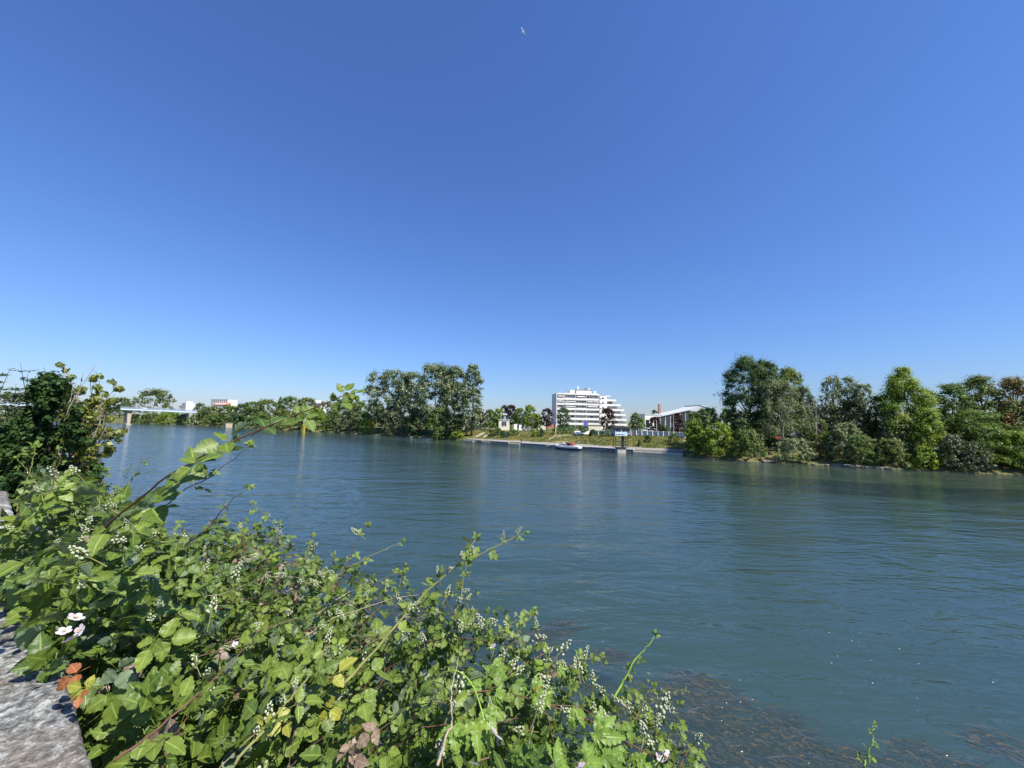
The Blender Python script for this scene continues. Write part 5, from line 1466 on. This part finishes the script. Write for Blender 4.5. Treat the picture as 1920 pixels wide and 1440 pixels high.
bud_px = [(65, 858), (105, 893), (147, 884), (208, 896), (262, 888), (232, 985), (214, 1002), (262, 940), (345, 1012), (455, 930), (435, 1085), (520, 995), (583, 1025), (655, 1028), (683, 1000), (625, 1070),
          (680, 1105), (718, 1105), (740, 1120), (545, 1145), (640, 1150), (690, 1185), (760, 1185), (805, 1190), (868, 1112), (860, 1185), (440, 1200), (490, 1170), (575, 1215), (690, 1240), (722, 1240), (715, 1275), (850, 1305),
          (920, 1185), (1000, 1195), (1045, 1225), (1058, 1220), (1085, 1255), (1150, 1255), (1172, 1280), (1110, 1280), (875, 1418), (830, 1424), (960, 1355), (1075, 1335), (1110, 1335), (1165, 1296), (1268, 1330), (1280, 1375),
          (1210, 1375), (1240, 1400), (1290, 1404), (500, 1434), (475, 1390), (395, 1150), (300, 1080), (330, 1120), (560, 1090), (610, 1120), (780, 1140), (820, 1150), (900, 1230), (960, 1260), (1010, 1290), (1140, 1350), (1190, 1330), (90, 1010), (170, 1040), (380, 1050), (470, 1040), (1230, 1340)]
rb = np.random.default_rng(9)
for i, (x, y) in enumerate(bud_px):
    if i % 5 in (1, 3) and i > 12: continue
    P = hit(x, y + 6, 0.045)
    if P is None: continue
    bm, sm = BUDS[i % 6]
    tl = rb.normal(size=2) * 0.6
    o = link('bud_cluster', bm, None, BR, tuple(P - BR0), (tl[0], tl[1] + 0.1, rb.uniform(0, 6)), (rb.uniform(0.6, 1.3),) * 3)
    link('stalk', sm, None, o)
for i in range(85):                             # small young clusters scattered over the sunny side
    x = rb.uniform(20, 1300); y = np.interp(x, [0, 250, 440, 680, 880, 1000, 1200, 1330], [900, 930, 985, 1075, 1140, 1205, 1320, 1440]) + abs(rb.normal()) * 110
    P = hit(x, y, 0.04)
    if P is None: continue
    bm, sm = BUDS[i % 6]; tl = rb.normal(size=2) * 0.6
    o = link('bud_cluster', bm, None, BR, tuple(P - BR0), (tl[0], tl[1], rb.uniform(0, 6)), (rb.uniform(0.4, 0.85),) * 3); link('stalk', sm, None, o)
fl_px = [(100, 888), (267, 975), (360, 1002), (140, 1160), (120, 1185), (152, 1182), (133, 1200), (86, 1216), (1170, 1324), (1245, 1410), (1232, 1396), (1252, 1425), (925, 1377), (921, 1258), (925, 1213), (1076, 1252), (700, 1185), (1090, 1440), (505, 1380), (440, 1210), (890, 1435), (220, 1000), (60, 905), (1260, 1395), (1236, 1420)]
for i, (x, y) in enumerate(fl_px):
    P = hit(x, y, 0.05)
    if P is None: continue
    fo = bpy.data.objects.new('flower', STAM); COL.objects.link(fo); fo.parent = BR
    fo.location = tuple(P - BR0); sc_ = 1.0 if i in (12, 3, 8, 9, 10, 11) else 0.8
    fo.scale = (sc_ * (1.5 if i in (3, 4, 5, 6, 12) else 1.05),) * 3
    fo.rotation_euler = (0.55 + rb.normal() * 0.3, rb.normal() * 0.35, rb.uniform(0, 6))
    for p_ in PETALS: link('petal', p_, None, fo)

# arching canes that stand out of the thicket
def resample(pts, n):
    pts = np.array(pts); d = np.concatenate([[0], np.cumsum(np.linalg.norm(np.diff(pts, axis=0), axis=1))]); u = np.linspace(0, d[-1], n)
    return np.stack([np.interp(u, d, pts[:, k]) for k in range(3)], -1)
def smooth_curve(pts, n):
    p = resample(pts, n)
    for _ in range(3): p[1:-1] = (p[:-2] + 2 * p[1:-1] + p[2:]) / 4
    return p
def cane(pxs, r0, mat, seed, step=0.075, leaf_sc=0.8, buds=True, y0=None, label=None, tipleaf=True, leafmat_='bramble', parent=BR, org=BR0, start=0.1, templ=LEAFT, tint0=0.2, tint1=1.0):
    """pxs: list of (photo x, photo y, metres ahead)"""
    rg = np.random.default_rng(seed)
    P = smooth_curve([at(x, y, d) for x, y, d in pxs], 26)
    wob = np.cumsum(rg.normal(size=(26, 3)), axis=0); wob -= np.linspace(0, 1, 26)[:, None] * wob[-1]; P = P + wob * 0.0022
    n = len(P); rad = [r0 * (1.0 - 0.72 * i / (n - 1)) for i in range(n)]
    c0 = MB().tube([p - org for p in P], rad, 6).build('cane', M[mat], parent, smooth=True)
    mb = MB()                                   # thorns
    d = np.concatenate([[0], np.cumsum(np.linalg.norm(np.diff(P, axis=0), axis=1))]); tot = d[-1]
    for u in np.arange(0.03, tot * 0.95, 0.03):
        i = min(n - 2, int(np.searchsorted(d, u))); p = P[i]; a = rg.uniform(0, 6.28); r = rad[i]
        off = np.array([math.cos(a), math.sin(a) * 0.5, math.sin(a)]); off /= np.linalg.norm(off)
        tg = P[i + 1] - P[i]; tg /= np.linalg.norm(tg)
        mb.tube([p - org + off * r * 0.6, p - org + off * (r + 0.004) - tg * 0.002], [0.0011, 0.0002], 3)
    props(mb.build('thorn', M[mat], c0), kind='stuff')
    u = start * tot; side = 1
    while u < tot * 1.0:
        i = min(n - 2, int(np.searchsorted(d, u))); p = P[i]; tg = P[i + 1] - P[i]; tg /= np.linalg.norm(tg)
        sc = leaf_sc * (1.1 - 0.62 * u / tot) * rg.uniform(0.85, 1.15)
        lat = np.cross(tg, [0, 0, 1.0]); lat /= np.linalg.norm(lat)
        head = lat * side * rg.uniform(0.5, 1.0) + tg * 0.5 + np.array([0, 0, rg.uniform(-0.15, 0.55)])
        nrm = np.array([0, -0.35, 0.9]) + rg.normal(size=3) * 0.4
        Fm = frame_from(nrm[None], head[None])[0]
        inst_leaf(int(rg.integers(0, len(templ))), p + Fm[:, 1] * 0.045 * sc, Fm, sc, float(np.clip(rg.uniform(tint0, tint1), 0, 0.99)), leafmat_, templ, parent=parent, org=org)
        if buds and rg.random() < 0.28:
            bm, sm = BUDS[int(rg.integers(0, 6))]
            o = link('bud_cluster', bm, None, parent, tuple(p - org + np.array([0, 0, 0.012])), (rg.normal() * 0.4, rg.normal() * 0.4, rg.uniform(0, 6)), (rg.uniform(0.45, 0.75),) * 3); link('stalk', sm, None, o)
        side = -side; u += step * rg.uniform(0.7, 1.3)
    if tipleaf:
        tg = P[-1] - P[-3]
        for k in range(3):
            Fm = frame_from((np.array([0, -0.6, 0.7]) + rg.normal(size=3) * 0.6)[None], (tg / np.linalg.norm(tg) + rg.normal(size=3) * 0.35)[None])[0]
            inst_leaf(int(rg.integers(0, len(templ))), P[-1] + Fm[:, 1] * 0.01, Fm, 0.32 * leaf_sc / 0.8, 0.9, leafmat_, templ, parent=parent, org=org)
    return P
cane([(170, 1010, 1.50), (250, 945, 1.46), (330, 887, 1.42), (420, 838, 1.38), (500, 806, 1.36), (570, 775, 1.35), (625, 752, 1.35), (655, 738, 1.35)], 0.0048, 'cane', 1, 0.062, 1.3, False, tint0=0.1, tint1=0.75)
cane([(300, 960, 1.6), (340, 920, 1.58), (400, 890, 1.56), (440, 858, 1.55), (465, 835, 1.54)], 0.0030, 'cane', 2, 0.12, 0.7, True)
cane([(350, 1020, 1.6), (390, 985, 1.6), (425, 950, 1.6), (462, 916, 1.6)], 0.0028, 'cane', 3, 0.10, 0.62)
cane([(640, 1290, 1.45), (700, 1225, 1.55), (760, 1150, 1.66), (820, 1088, 1.75), (868, 1045, 1.82), (892, 1012, 1.86)], 0.0058, 'cane_g', 4, 0.06, 0.8, True)
cane([(845, 1068, 1.79), (885, 1045, 1.80), (930, 1022, 1.82), (982, 1000, 1.85)], 0.0042, 'cane_g', 5, 0.07, 0.6, True)
cane([(850, 1150, 1.7), (866, 1110, 1.7), (872, 1065, 1.72), (878, 1030, 1.74)], 0.0032, 'cane_g', 6, 0.07, 0.55)
cane([(620, 1120, 1.8), (650, 1060, 1.82), (672, 1015, 1.85), (686, 988, 1.86)], 0.003, 'cane', 7, 0.09, 0.6)
cane([(600, 1110, 1.9), (660, 1062, 1.95), (710, 1034, 2.0), (752, 1016, 2.05)], 0.003, 'cane_g', 8, 0.09, 0.5, False)
cane([(935, 1240, 1.6), (965, 1200, 1.62), (985, 1172, 1.63), (1001, 1148, 1.65)], 0.0042, 'cane_g', 9, 0.045, 0.55, False)
cane([(1150, 1310, 1.42), (1175, 1272, 1.44), (1203, 1225, 1.46), (1226, 1193, 1.47)], 0.0040, 'shoot', 10, 0.06, 0.45, False)
cane([(1625, 1475, 1.25), (1630, 1440, 1.25), (1636, 1400, 1.26), (1640, 1366, 1.27)], 0.0030, 'shoot', 11, 0.03, 0.30, False)
cane([(1240, 1430, 1.30), (1256, 1380, 1.31), (1270, 1325, 1.32)], 0.0026, 'cane_g', 12, 0.06, 0.5)
cane([(215, 1425, 1.08), (290, 1370, 1.15), (350, 1320, 1.22), (420, 1255, 1.32), (480, 1195, 1.42)], 0.0036, 'cane', 13, 0.06, 0.85, False)
cane([(440, 1430, 1.0), (490, 1380, 1.05), (550, 1310, 1.15), (600, 1240, 1.28), (630, 1190, 1.38)], 0.0040, 'cane_g', 14, 0.06, 0.85, True)
cane([(35, 960, 1.35), (48, 905, 1.36), (60, 865, 1.37), (66, 842, 1.38)], 0.0026, 'cane_g', 15, 0.07, 0.75)
cane([(200, 930, 1.8), (235, 915, 1.82), (256, 885, 1.84), (266, 868, 1.85)], 0.0024, 'cane_g', 16, 0.10, 0.5)
cane([(500, 1060, 1.9), (515, 1020, 1.92), (522, 985, 1.94)], 0.0024, 'cane', 17, 0.09, 0.55)
cane([(570, 1060, 1.9), (580, 1030, 1.92), (586, 1008, 1.94)], 0.0024, 'cane', 18, 0.09, 0.55)
cane([(1060, 1310, 1.5), (1078, 1275, 1.52), (1094, 1240, 1.53)], 0.0024, 'cane_g', 19, 0.08, 0.55)
cane([(820, 1440, 0.98), (842, 1360, 1.08), (850, 1280, 1.2), (858, 1230, 1.3)], 0.0038, 'cane_dry', 20, 0.14, 0.6, False)
for i in range(34):                              # small flowering sprigs breaking the outline
    rs = np.random.default_rng(300 + i)
    x = rs.uniform(20, 1290); y = np.interp(x, [0, 250, 440, 680, 880, 1000, 1200, 1330], [905, 920, 975, 1065, 1135, 1200, 1320, 1440]) + rs.uniform(0, 60)
    P = hit(x, y, 0.0)
    if P is None: continue
    d_ = P[1]; ang = rs.normal() * 0.5 + 0.35; ln = rs.uniform(45, 95)
    cane([(x, y, d_), (x + ln * 0.45 * math.sin(ang), y - ln * 0.5, d_ + 0.02), (x + ln * math.sin(ang) * 1.1, y - ln * math.cos(ang), d_ + 0.03)], 0.0022, 'cane_g' if i % 3 else 'cane', 400 + i, 0.055, 0.5, True, tint0=0.3)
# yellowing and withered leaves
for i, (x, y, mt, sc, k) in enumerate(((145, 1262, 'bramble_o', 0.75, 1), (162, 1290, 'bramble_y', 0.62, 2), (150, 1302, 'bramble_o', 0.4, 4), (540, 1352, 'bramble_y', 0.75, 3), (625, 1266, 'bramble_y', 0.9, 0), (610, 1328, 'bramble_y', 0.75, 5),
                                      (668, 1372, 'bramble_y', 0.62, 6), (502, 1362, 'bramble_y', 0.7, 7), (655, 1400, 'bramble_d', 0.8, 2), (660, 1420, 'bramble_d', 0.7, 5), (325, 1380, 'bramble_d', 0.8, 3), (700, 1370, 'bramble_d', 0.6, 6), (1010, 1290, 'bramble_o', 0.3, 3))):
    P = hit(x, y, 0.05)
    if P is None: continue
    Fm = frame_from((np.array([0.2, -0.7, 0.7]) + rb.normal(size=3) * 0.3)[None], rb.normal(size=3)[None])[0]
    inst_leaf(k, P, Fm, sc, rb.uniform(0.2, 0.95), mt, LEAFT)

# climber with lobed leaves among the brambles
CLP = hit(1000, 1340, 0.02)
CL = empty('climbing_vine', tuple(CLP - np.array([0, 0, 0.3])), 0, 'yellow green climbing vine with five-lobed leaves in the right part of the bramble thicket', 'vine'); CL0 = np.array(CL.location)
cl_px = [(1118, 1378, 1.25, .8), (1128, 1420, 1.2, .6), (850, 1362, 0.9, .85), (893, 1358, 0.9, .9), (912, 1330, 0.7, .95), (930, 1300, 0.55, .9), (935, 1275, 1.0, .3), (965, 1283, 0.85, .35), (1000, 1288, 0.9, .95), (1020, 1300, 0.8, .9), (925, 1245, 0.8, .7),
         (1080, 1330, 0.7, .9), (1045, 1250, 0.6, .8), (1150, 1400, 0.8, .8), (1200, 1415, 0.8, .9), (1095, 1430, 0.9, .85), (1040, 1430, 0.8, .7), (975, 1400, 0.8, .5), (1180, 1360, 0.7, .9), (880, 1275, 0.9, .4), (1010, 1240, 0.6, .8)]
for i, (x, y, sc, tn) in enumerate(cl_px):
    P = hit(x, y, 0.045)
    if P is None: continue
    Fm = frame_from((np.array([0.15, -0.62, 0.75]) + rb.normal(size=3) * 0.22)[None], (np.array([0.1, -0.4, -0.7]) + rb.normal(size=3) * 0.6)[None])[0]
    inst_leaf(i % 5, P, Fm, sc * 0.92, tn, 'climber', PALMT, parent=CL, org=CL0)
vs_ = [hit(x, y, 0.03) for x, y in ((1230, 1420), (1170, 1390), (1110, 1350), (1050, 1330), (990, 1310), (930, 1290), (880, 1300))]
MB().tube([p - CL0 for p in smooth_curve([p for p in vs_ if p is not None], 18)], 0.0022, 5).build('stem', M['cane'], CL, smooth=True)
sh_ = [at(x, y, d) for x, y, d in ((922, 1440, 1.05), (917, 1390, 1.08), (900, 1320, 1.12), (888, 1285, 1.13), (868, 1260, 1.14), (848, 1253, 1.15), (828, 1262, 1.16), (815, 1275, 1.17))]
MB().tube([p - CL0 for p in smooth_curve(sh_, 22)], [0.0028 - 0.0016 * i / 21 for i in range(22)], 6).build('young_shoot', M['shoot'], CL, smooth=True)

# ------------------------------------------------------------------ parapet wall with lichen-covered coping
def copemat():
    m, nt = newmat('lichen_stone')
    g = N(nt, 'ShaderNodeTexCoord'); pos = g.outputs['Object']
    p = N(nt, 'ShaderNodeBsdfPrincipled'); p.inputs['Roughness'].default_value = 0.95; p.inputs['Specular IOR Level'].default_value = 0.15
    n1 = noise(nt, pos, 7, 8, 0.68, 0.4); n2 = noise(nt, pos, 42, 7, 0.68, 0.4); n3 = noise(nt, pos, 130, 4, 0.6); n4 = noise(nt, pos, 3.2, 4, 0.6)
    base = ramp(nt, n2, [(0.36, (0.045, 0.042, 0.038)), (0.47, (0.135, 0.135, 0.125)), (0.57, (0.25, 0.255, 0.24)), (0.68, (0.50, 0.51, 0.48))])
    base = mixc(nt, ramp(nt, n4, [(0.45, 0.0), (0.7, 0.5)]), base, (0.24, 0.185, 0.125))
    lich = ramp(nt, n1, [(0.54, 0.0), (0.64, 0.8)])
    c = mixc(nt, lich, base, (0.60, 0.60, 0.55))
    c = mixc(nt, ramp(nt, n3, [(0.36, 0.65), (0.48, 0.0)]), c, (0.06, 0.055, 0.05))
    gm = noise(nt, pos, 11, 5, 0.6)
    c = mixc(nt, ramp(nt, gm, [(0.60, 0.0), (0.72, 0.45)]), c, (0.15, 0.19, 0.11))
    L(nt, c, p.inputs['Base Color'])
    b = N(nt, 'ShaderNodeBump'); b.inputs['Strength'].default_value = 1.0; b.inputs['Distance'].default_value = 0.006
    h = math_(nt, 'MULTIPLY_ADD', n2, 1.0, math_(nt, 'MULTIPLY', n3, 0.45)); L(nt, h, b.inputs['Height']); L(nt, b.outputs[0], p.inputs['Normal'])
    out(nt, p.outputs[0]); return m
M['lichen'] = copemat()
def fbm(x, y, rg_seed):
    rg = np.random.default_rng(rg_seed); o = 0 * x
    for k in range(24):
        f = 4 * 1.32 ** k * 0.5; a = rg.uniform(0, 6.28); ph = rg.uniform(0, 6.28, 2)
        o = o + np.sin((x * math.cos(a) + y * math.sin(a)) * f + ph[0]) * np.cos((y * math.cos(a) - x * math.sin(a)) * f * 0.8 + ph[1]) / (1 + 0.55 * k)
    return o
WALL = empty('parapet_wall', tuple(sq(2.0, 0.0, 7.15)), math.atan2(SA[1], SA[0]), 'old grey stone parapet with a lichen-covered coping at the lower left', 'wall')
def wall_local(s, q): return s - 2.0, -(q)      # local x along wall, local y: -q
def coping_stone(s0, s1, seed, fine):
    ns, nq = (150, 64) if fine else (40, 20)
    q0, q1 = -0.30, EDGE; z1 = CH - 0.90 - 7.15; th = 0.17
    S, Q = np.meshgrid(np.linspace(s0, s1, ns), np.linspace(q0, q1, nq), indexing='ij')
    bev = 0.018
    ed = np.minimum(np.minimum(S - s0, s1 - S), np.minimum(Q - q0, q1 - Q)); ed = np.clip(ed / bev, 0, 1)
    Z = z1 - bev * (1 - np.sqrt(1 - (1 - ed) ** 2)) + 0.0032 * fbm(S * 3, Q * 3, seed)
    Sx = S + 0.004 * fbm(S * 2, Q * 2, seed + 5) * (ed < 1); Qx = Q + 0.005 * fbm(S * 2, Q * 2, seed + 9) * (ed < 1)
    X, Y = Sx - 2.0, -Qx
    idx = np.arange(ns * nq).reshape(ns, nq)
    f = np.stack([idx[:-1, :-1], idx[:-1, 1:], idx[1:, 1:], idx[1:, :-1]], -1).reshape(-1, 4)
    V = np.stack([X, Y, Z], -1).reshape(-1, 3)
    # skirt
    ring = np.concatenate([idx[:, 0], idx[-1, 1:], idx[::-1, -1][1:], idx[0, ::-1][1:-1]])
    lowv = V[ring].copy(); lowv[:, 2] = z1 - th
    b = len(V); m = len(ring)
    fs = np.array([(ring[i], ring[(i + 1) % m], b + (i + 1) % m, b + i) for i in range(m)])
    V = np.concatenate([V, lowv]); f = np.concatenate([f[:, ::-1], fs[:, ::-1]])
    link('coping_stone', np_mesh('coping_stone', V, f, smooth=True), M['lichen'], WALL)
cuts = [-6, -4.4, -2.7, -1.2, 0.35, 2.62, 4.05, 5.5, 7.2, 9.0]
for i in range(len(cuts) - 1): coping_stone(cuts[i] + 0.006, cuts[i + 1] - 0.006, 10 + i, 3 <= i <= 6)
rgw = random.Random(4)
for row in range(7):
    zt_ = CH - 0.90 - 0.172 - row * 0.27 - 7.15; x = -8.0 + (row % 2) * 0.25
    while x < 7.0:
        w_ = rgw.uniform(0.38, 0.7)
        jt = rgw.uniform(-0.012, 0.012)
        MB().box(x + 0.008, x + w_ - 0.008, -EDGE + 0.05 + jt, 0.24 + jt, zt_ - 0.258, zt_).build('wall_stone', M['lichen'], WALL)
        x += w_
MB().box(-8, 7, -EDGE + 0.075, 0.22, -1.9, CH - 0.90 - 0.18 - 7.15).build('mortar_core', M['concrete'], WALL)

# ------------------------------------------------------------------ dark shrubs on the near bank at the left
def near_bush(name, label, px, ybase, Y, blobs, n, size, mat, seed, stems, cat='shrub', aspect=0.62, stray=0.15, barkm='bark'):
    b = at(px, ybase, Y); zb = float(near_z(*to_sq(b)))
    e = empty(name, (b[0], b[1], zb), 0, label, cat)
    org = np.array([b[0], b[1], zb]); rng = np.random.default_rng(seed)
    bl = []
    for (x, y, dY, rpx) in blobs:
        p = at(x, y, Y + dY); bl.append((*(p - org), rpx * (Y + dY) / FPX))
    v, f, c = crown_leaves(bl, n, size, rng, 0.9, stray)
    link('crown', np_mesh('crown', v, f, c), M[mat], e)
    mb = MB()
    for i in rng.permutation(len(bl))[:stems]:
        p = np.array(bl[i][:3]); mid = p * 0.5 + np.array([rng.normal() * 0.2, rng.normal() * 0.2, p[2] * 0.12])
        mb.tube([(rng.normal() * 0.1, rng.normal() * 0.1, -0.1), mid, p, p + (p - mid) * 0.12], [0.05, 0.03, 0.012, 0.005], 6)
    mb.build('stem', M[barkm], e, smooth=True)
    return e, org
rgb_ = np.random.default_rng(12)
bl = []
for i in range(150):
    y = rgb_.uniform(712, 960); hw = np.interp(y, [712, 740, 790, 850, 960], [12, 32, 52, 75, 110]); cx = np.interp(y, [712, 780, 860, 960], [98, 100, 100, 90])
    bl.append((cx + rgb_.uniform(-1, 1) * hw, y, rgb_.uniform(-0.5, 0.9), rgb_.uniform(8, 18)))
M['lf_ivy'] = leafmat('leaf_ivy', (0.009, 0.027, 0.013), (0.038, 0.070, 0.022), 0.16, (0.10, 0.16, 0.03), 0.04)
near_bush('dark_evergreen_shrub', 'dense dark green shrub rising above the wall at the left', 100, 960, 5.2, bl, 40000, 0.046, 'lf_ivy', 51, 14)
bl = [(rgb_.uniform(-60, 60) , rgb_.uniform(800, 960), rgb_.uniform(-0.3, 0.8), rgb_.uniform(14, 26)) for i in range(60)]
near_bush('dark_evergreen_shrub', 'low shaded dark shrub at the left edge behind the brambles', 20, 960, 5.0, bl, 18000, 0.046, 'lf_ivy', 52, 8)
def twiggy(name, label, base, tips, leafmat_, seed, style, matb='bark'):
    """open shrub: twigs from a base point up to given tips (photo x, y, metres ahead), leaf sprays on them"""
    b = at(*base); zb = float(near_z(*to_sq(b))); org = np.array([b[0], b[1], zb])
    e = empty(name, tuple(org), 0, label, 'shrub')
    rng = np.random.default_rng(seed); mb = MB(); C, NN, T = [], [], []
    for (x, y, d) in tips:
        p = at(x, y, d) - org; st = at(*base) - org + rng.normal(size=3) * 0.08
        mid = st + (p - st) * 0.5 + rng.normal(size=3) * 0.08
        mb.tube([np.array([0, 0, -0.1]), st * 0.6, st], [0.03, 0.022, 0.016], 6)
        P = smooth_curve([st, mid, p], 14)
        mb.tube(list(P), [0.014 * (1 - 0.85 * i / 13) for i in range(14)], 5)
        if style == 'spray':                         # flat pinnate sprays
            for k in range(16):
                t = rng.uniform(0.4, 1.0); q_ = P[int(t * 13)]; a = rng.uniform(0, 6.28); dr = np.array([math.cos(a), math.sin(a) * 0.6, rng.uniform(-0.1, 0.2)])
                ln = rng.uniform(0.10, 0.22)
                mb.tube([q_, q_ + dr * ln], [0.003, 0.001], 3)
                for j in range(9):
                    cc = q_ + dr * ln * (j + 1) / 9 + rng.normal(size=3) * 0.01
                    C.append(cc); NN.append(np.array([0, 0, 1.0]) + rng.normal(size=3) * 0.35); T.append(rng.uniform(0, 1))
        else:                                        # round clusters
            for k in range(int(rng.integers(5, 8))):
                t = rng.uniform(0.5, 1.02); q_ = P[min(13, int(t * 13))] + rng.normal(size=3) * 0.10
                mb.tube([P[min(13, int(t * 13))], q_], [0.003, 0.0015], 3)
                for j in range(20):
                    dd = rng.normal(size=3); dd /= np.linalg.norm(dd); C.append(q_ + dd * rng.uniform(0.015, 0.05)); NN.append(dd + rng.normal(size=3) * 0.3); T.append(rng.uniform(0, 1))
    v, f, c = leaf_quads(np.array(C), np.array(NN), 0.055 if style == 'spray' else 0.052, rng, np.array(T), 0.4 if style == 'spray' else 0.75)
    link('crown', np_mesh('crown', v, f, c), M[leafmat_], e)
    mb.build('stem', M[matb], e, smooth=True)
twiggy('pinnate_sapling', 'thin purple-grey sapling with feathery leaf sprays against the sky at the left edge', (40, 880, 5.6),
       [(20, 690, 5.5), (38, 680, 5.6), (52, 700, 5.7), (66, 705, 5.5), (82, 688, 5.6), (12, 735, 5.5), (30, 720, 5.6), (48, 730, 5.7), (60, 740, 5.5), (5, 760, 5.6), (25, 755, 5.4), (55, 765, 5.5), (70, 725, 5.8)], 'lf_cedar', 61, 'spray')
M['lf_hop'] = leafmat('leaf_hop', (0.06, 0.085, 0.018), (0.19, 0.21, 0.055), 0.35)
twiggy('hop_shrub', 'open shrub with pale round yellow green leaf clusters right of the dark shrub', (150, 900, 5.4),
       [(122, 688, 5.3), (128, 700, 5.4), (140, 700, 5.5), (158, 690, 5.3), (168, 700, 5.4), (185, 675, 5.3), (186, 700, 5.3), (180, 735, 5.4), (195, 740, 5.3), (221, 722, 5.3), (215, 740, 5.3), (200, 765, 5.3), (178, 765, 5.4), (165, 760, 5.4), (205, 790, 5.3),
        (190, 785, 5.2), (180, 815, 5.2), (168, 830, 5.2), (185, 840, 5.2), (220, 800, 5.3), (165, 800, 5.3), (150, 770, 5.4), (172, 860, 5.2)], 'lf_hop', 62, 'round', 'deadwood')

# ------------------------------------------------------------------ water weed and floating bits
def weeds():
    rng = np.random.default_rng(33)
    patches = [(1010, 1185, 0.9), (1050, 1170, 0.8), (1130, 1222, 0.8), (1230, 1290, 1.0), (1290, 1270, 1.0), (1250, 1320, 1.0), (1300, 1310, 1.0), (1340, 1350, 1.2), (1380, 1380, 1.2), (1300, 1390, 1.1), (1390, 1425, 1.2), (1460, 1375, 1.0), (1450, 1390, 1.0), (1500, 1400, 0.9), (1560, 1415, 1.1), (1620, 1420, 1.0), (1700, 1400, 1.0), (1830, 1375, 1.0), (1860, 1400, 1.0), (1780, 1430, 1.0), (1480, 1460, 1.2), (1650, 1470, 1.2), (1850, 1470, 1.3), (1240, 1440, 1.1), (1180, 1340, 1.0), (1350, 1300, .8), (1440, 1340, .7),(700,1120,.8),(760,1140,.8),(860,1150,.8)]
    V, Fc, C, o = [], [], [], 0
    fl = np.array([-0.8, 0.6, 0]); fl2 = np.array([0.93, -0.30, 0])
    for (x, y, sz) in patches:
        c0 = gnd(x, y, -0.06)
        for k in range(230 if x < 1520 else 80):
            c = c0 + np.array([rng.normal() * 0.40 * sz, rng.normal() * 0.24 * sz, -abs(rng.normal()) * 0.08])
            d = fl2 + rng.normal(size=3) * np.array([0.3, 0.3, 0.05]); ln = rng.uniform(0.2, 0.7); wd = rng.uniform(0.012, 0.05)
            a = np.cross(d, [0, 0, 1.0]); a /= np.linalg.norm(a); pts = []
            wv = rng.uniform(0, 6)
            for j in range(5):
                t = j / 4; m_ = c + d * ln * t + a * 0.06 * math.sin(wv + t * 5) + np.array([0, 0, -0.05 * t])
                pts += [m_ - a * wd * (1 - 0.6 * t), m_ + a * wd * (1 - 0.6 * t)]
            for p in pts: p[2] = min(p[2], -0.012)
            V += pts; Fc += [(o + 2 * j, o + 2 * j + 1, o + 2 * j + 3, o + 2 * j + 2) for j in range(4)]; o += 10
            C += [(0, 0, rng.uniform(0, 1) ** 2.5, 1)] * 10
    m = leafmat('weed', (0.014, 0.010, 0.006), (0.26, 0.13, 0.045), 0.1)
    props(link('water_weed', np_mesh('water_weed', np.array(V), np.array(Fc), np.array(C)), m), 'brown water weed trailing just under the surface near the wall', 'water weed', kind='stuff')
    V, Fc, o = [], [], 0
    for k in range(100):
        x = rng.uniform(500, 1990); y = 1010 + 440 * rng.uniform(0, 1) ** 0.8
        c = gnd(x, y, 0.012); s_ = rng.uniform(0.006, 0.018); a = rng.uniform(0, 6.28)
        for j in range(5):
            t = a + j * 1.2566; V.append(c + np.array([math.cos(t) * s_ * 1.5, math.sin(t) * s_, 0]))
        Fc.append(tuple(range(o, o + 5))); o += 5
    me = bpy.data.meshes.new('floating_petals'); me.from_pydata([tuple(p) for p in V], [], Fc)
    props(link('floating_petals', me, M['white']), 'pale petals and seed fluff scattered on the water near the wall', 'floating petals', kind='stuff')
weeds()
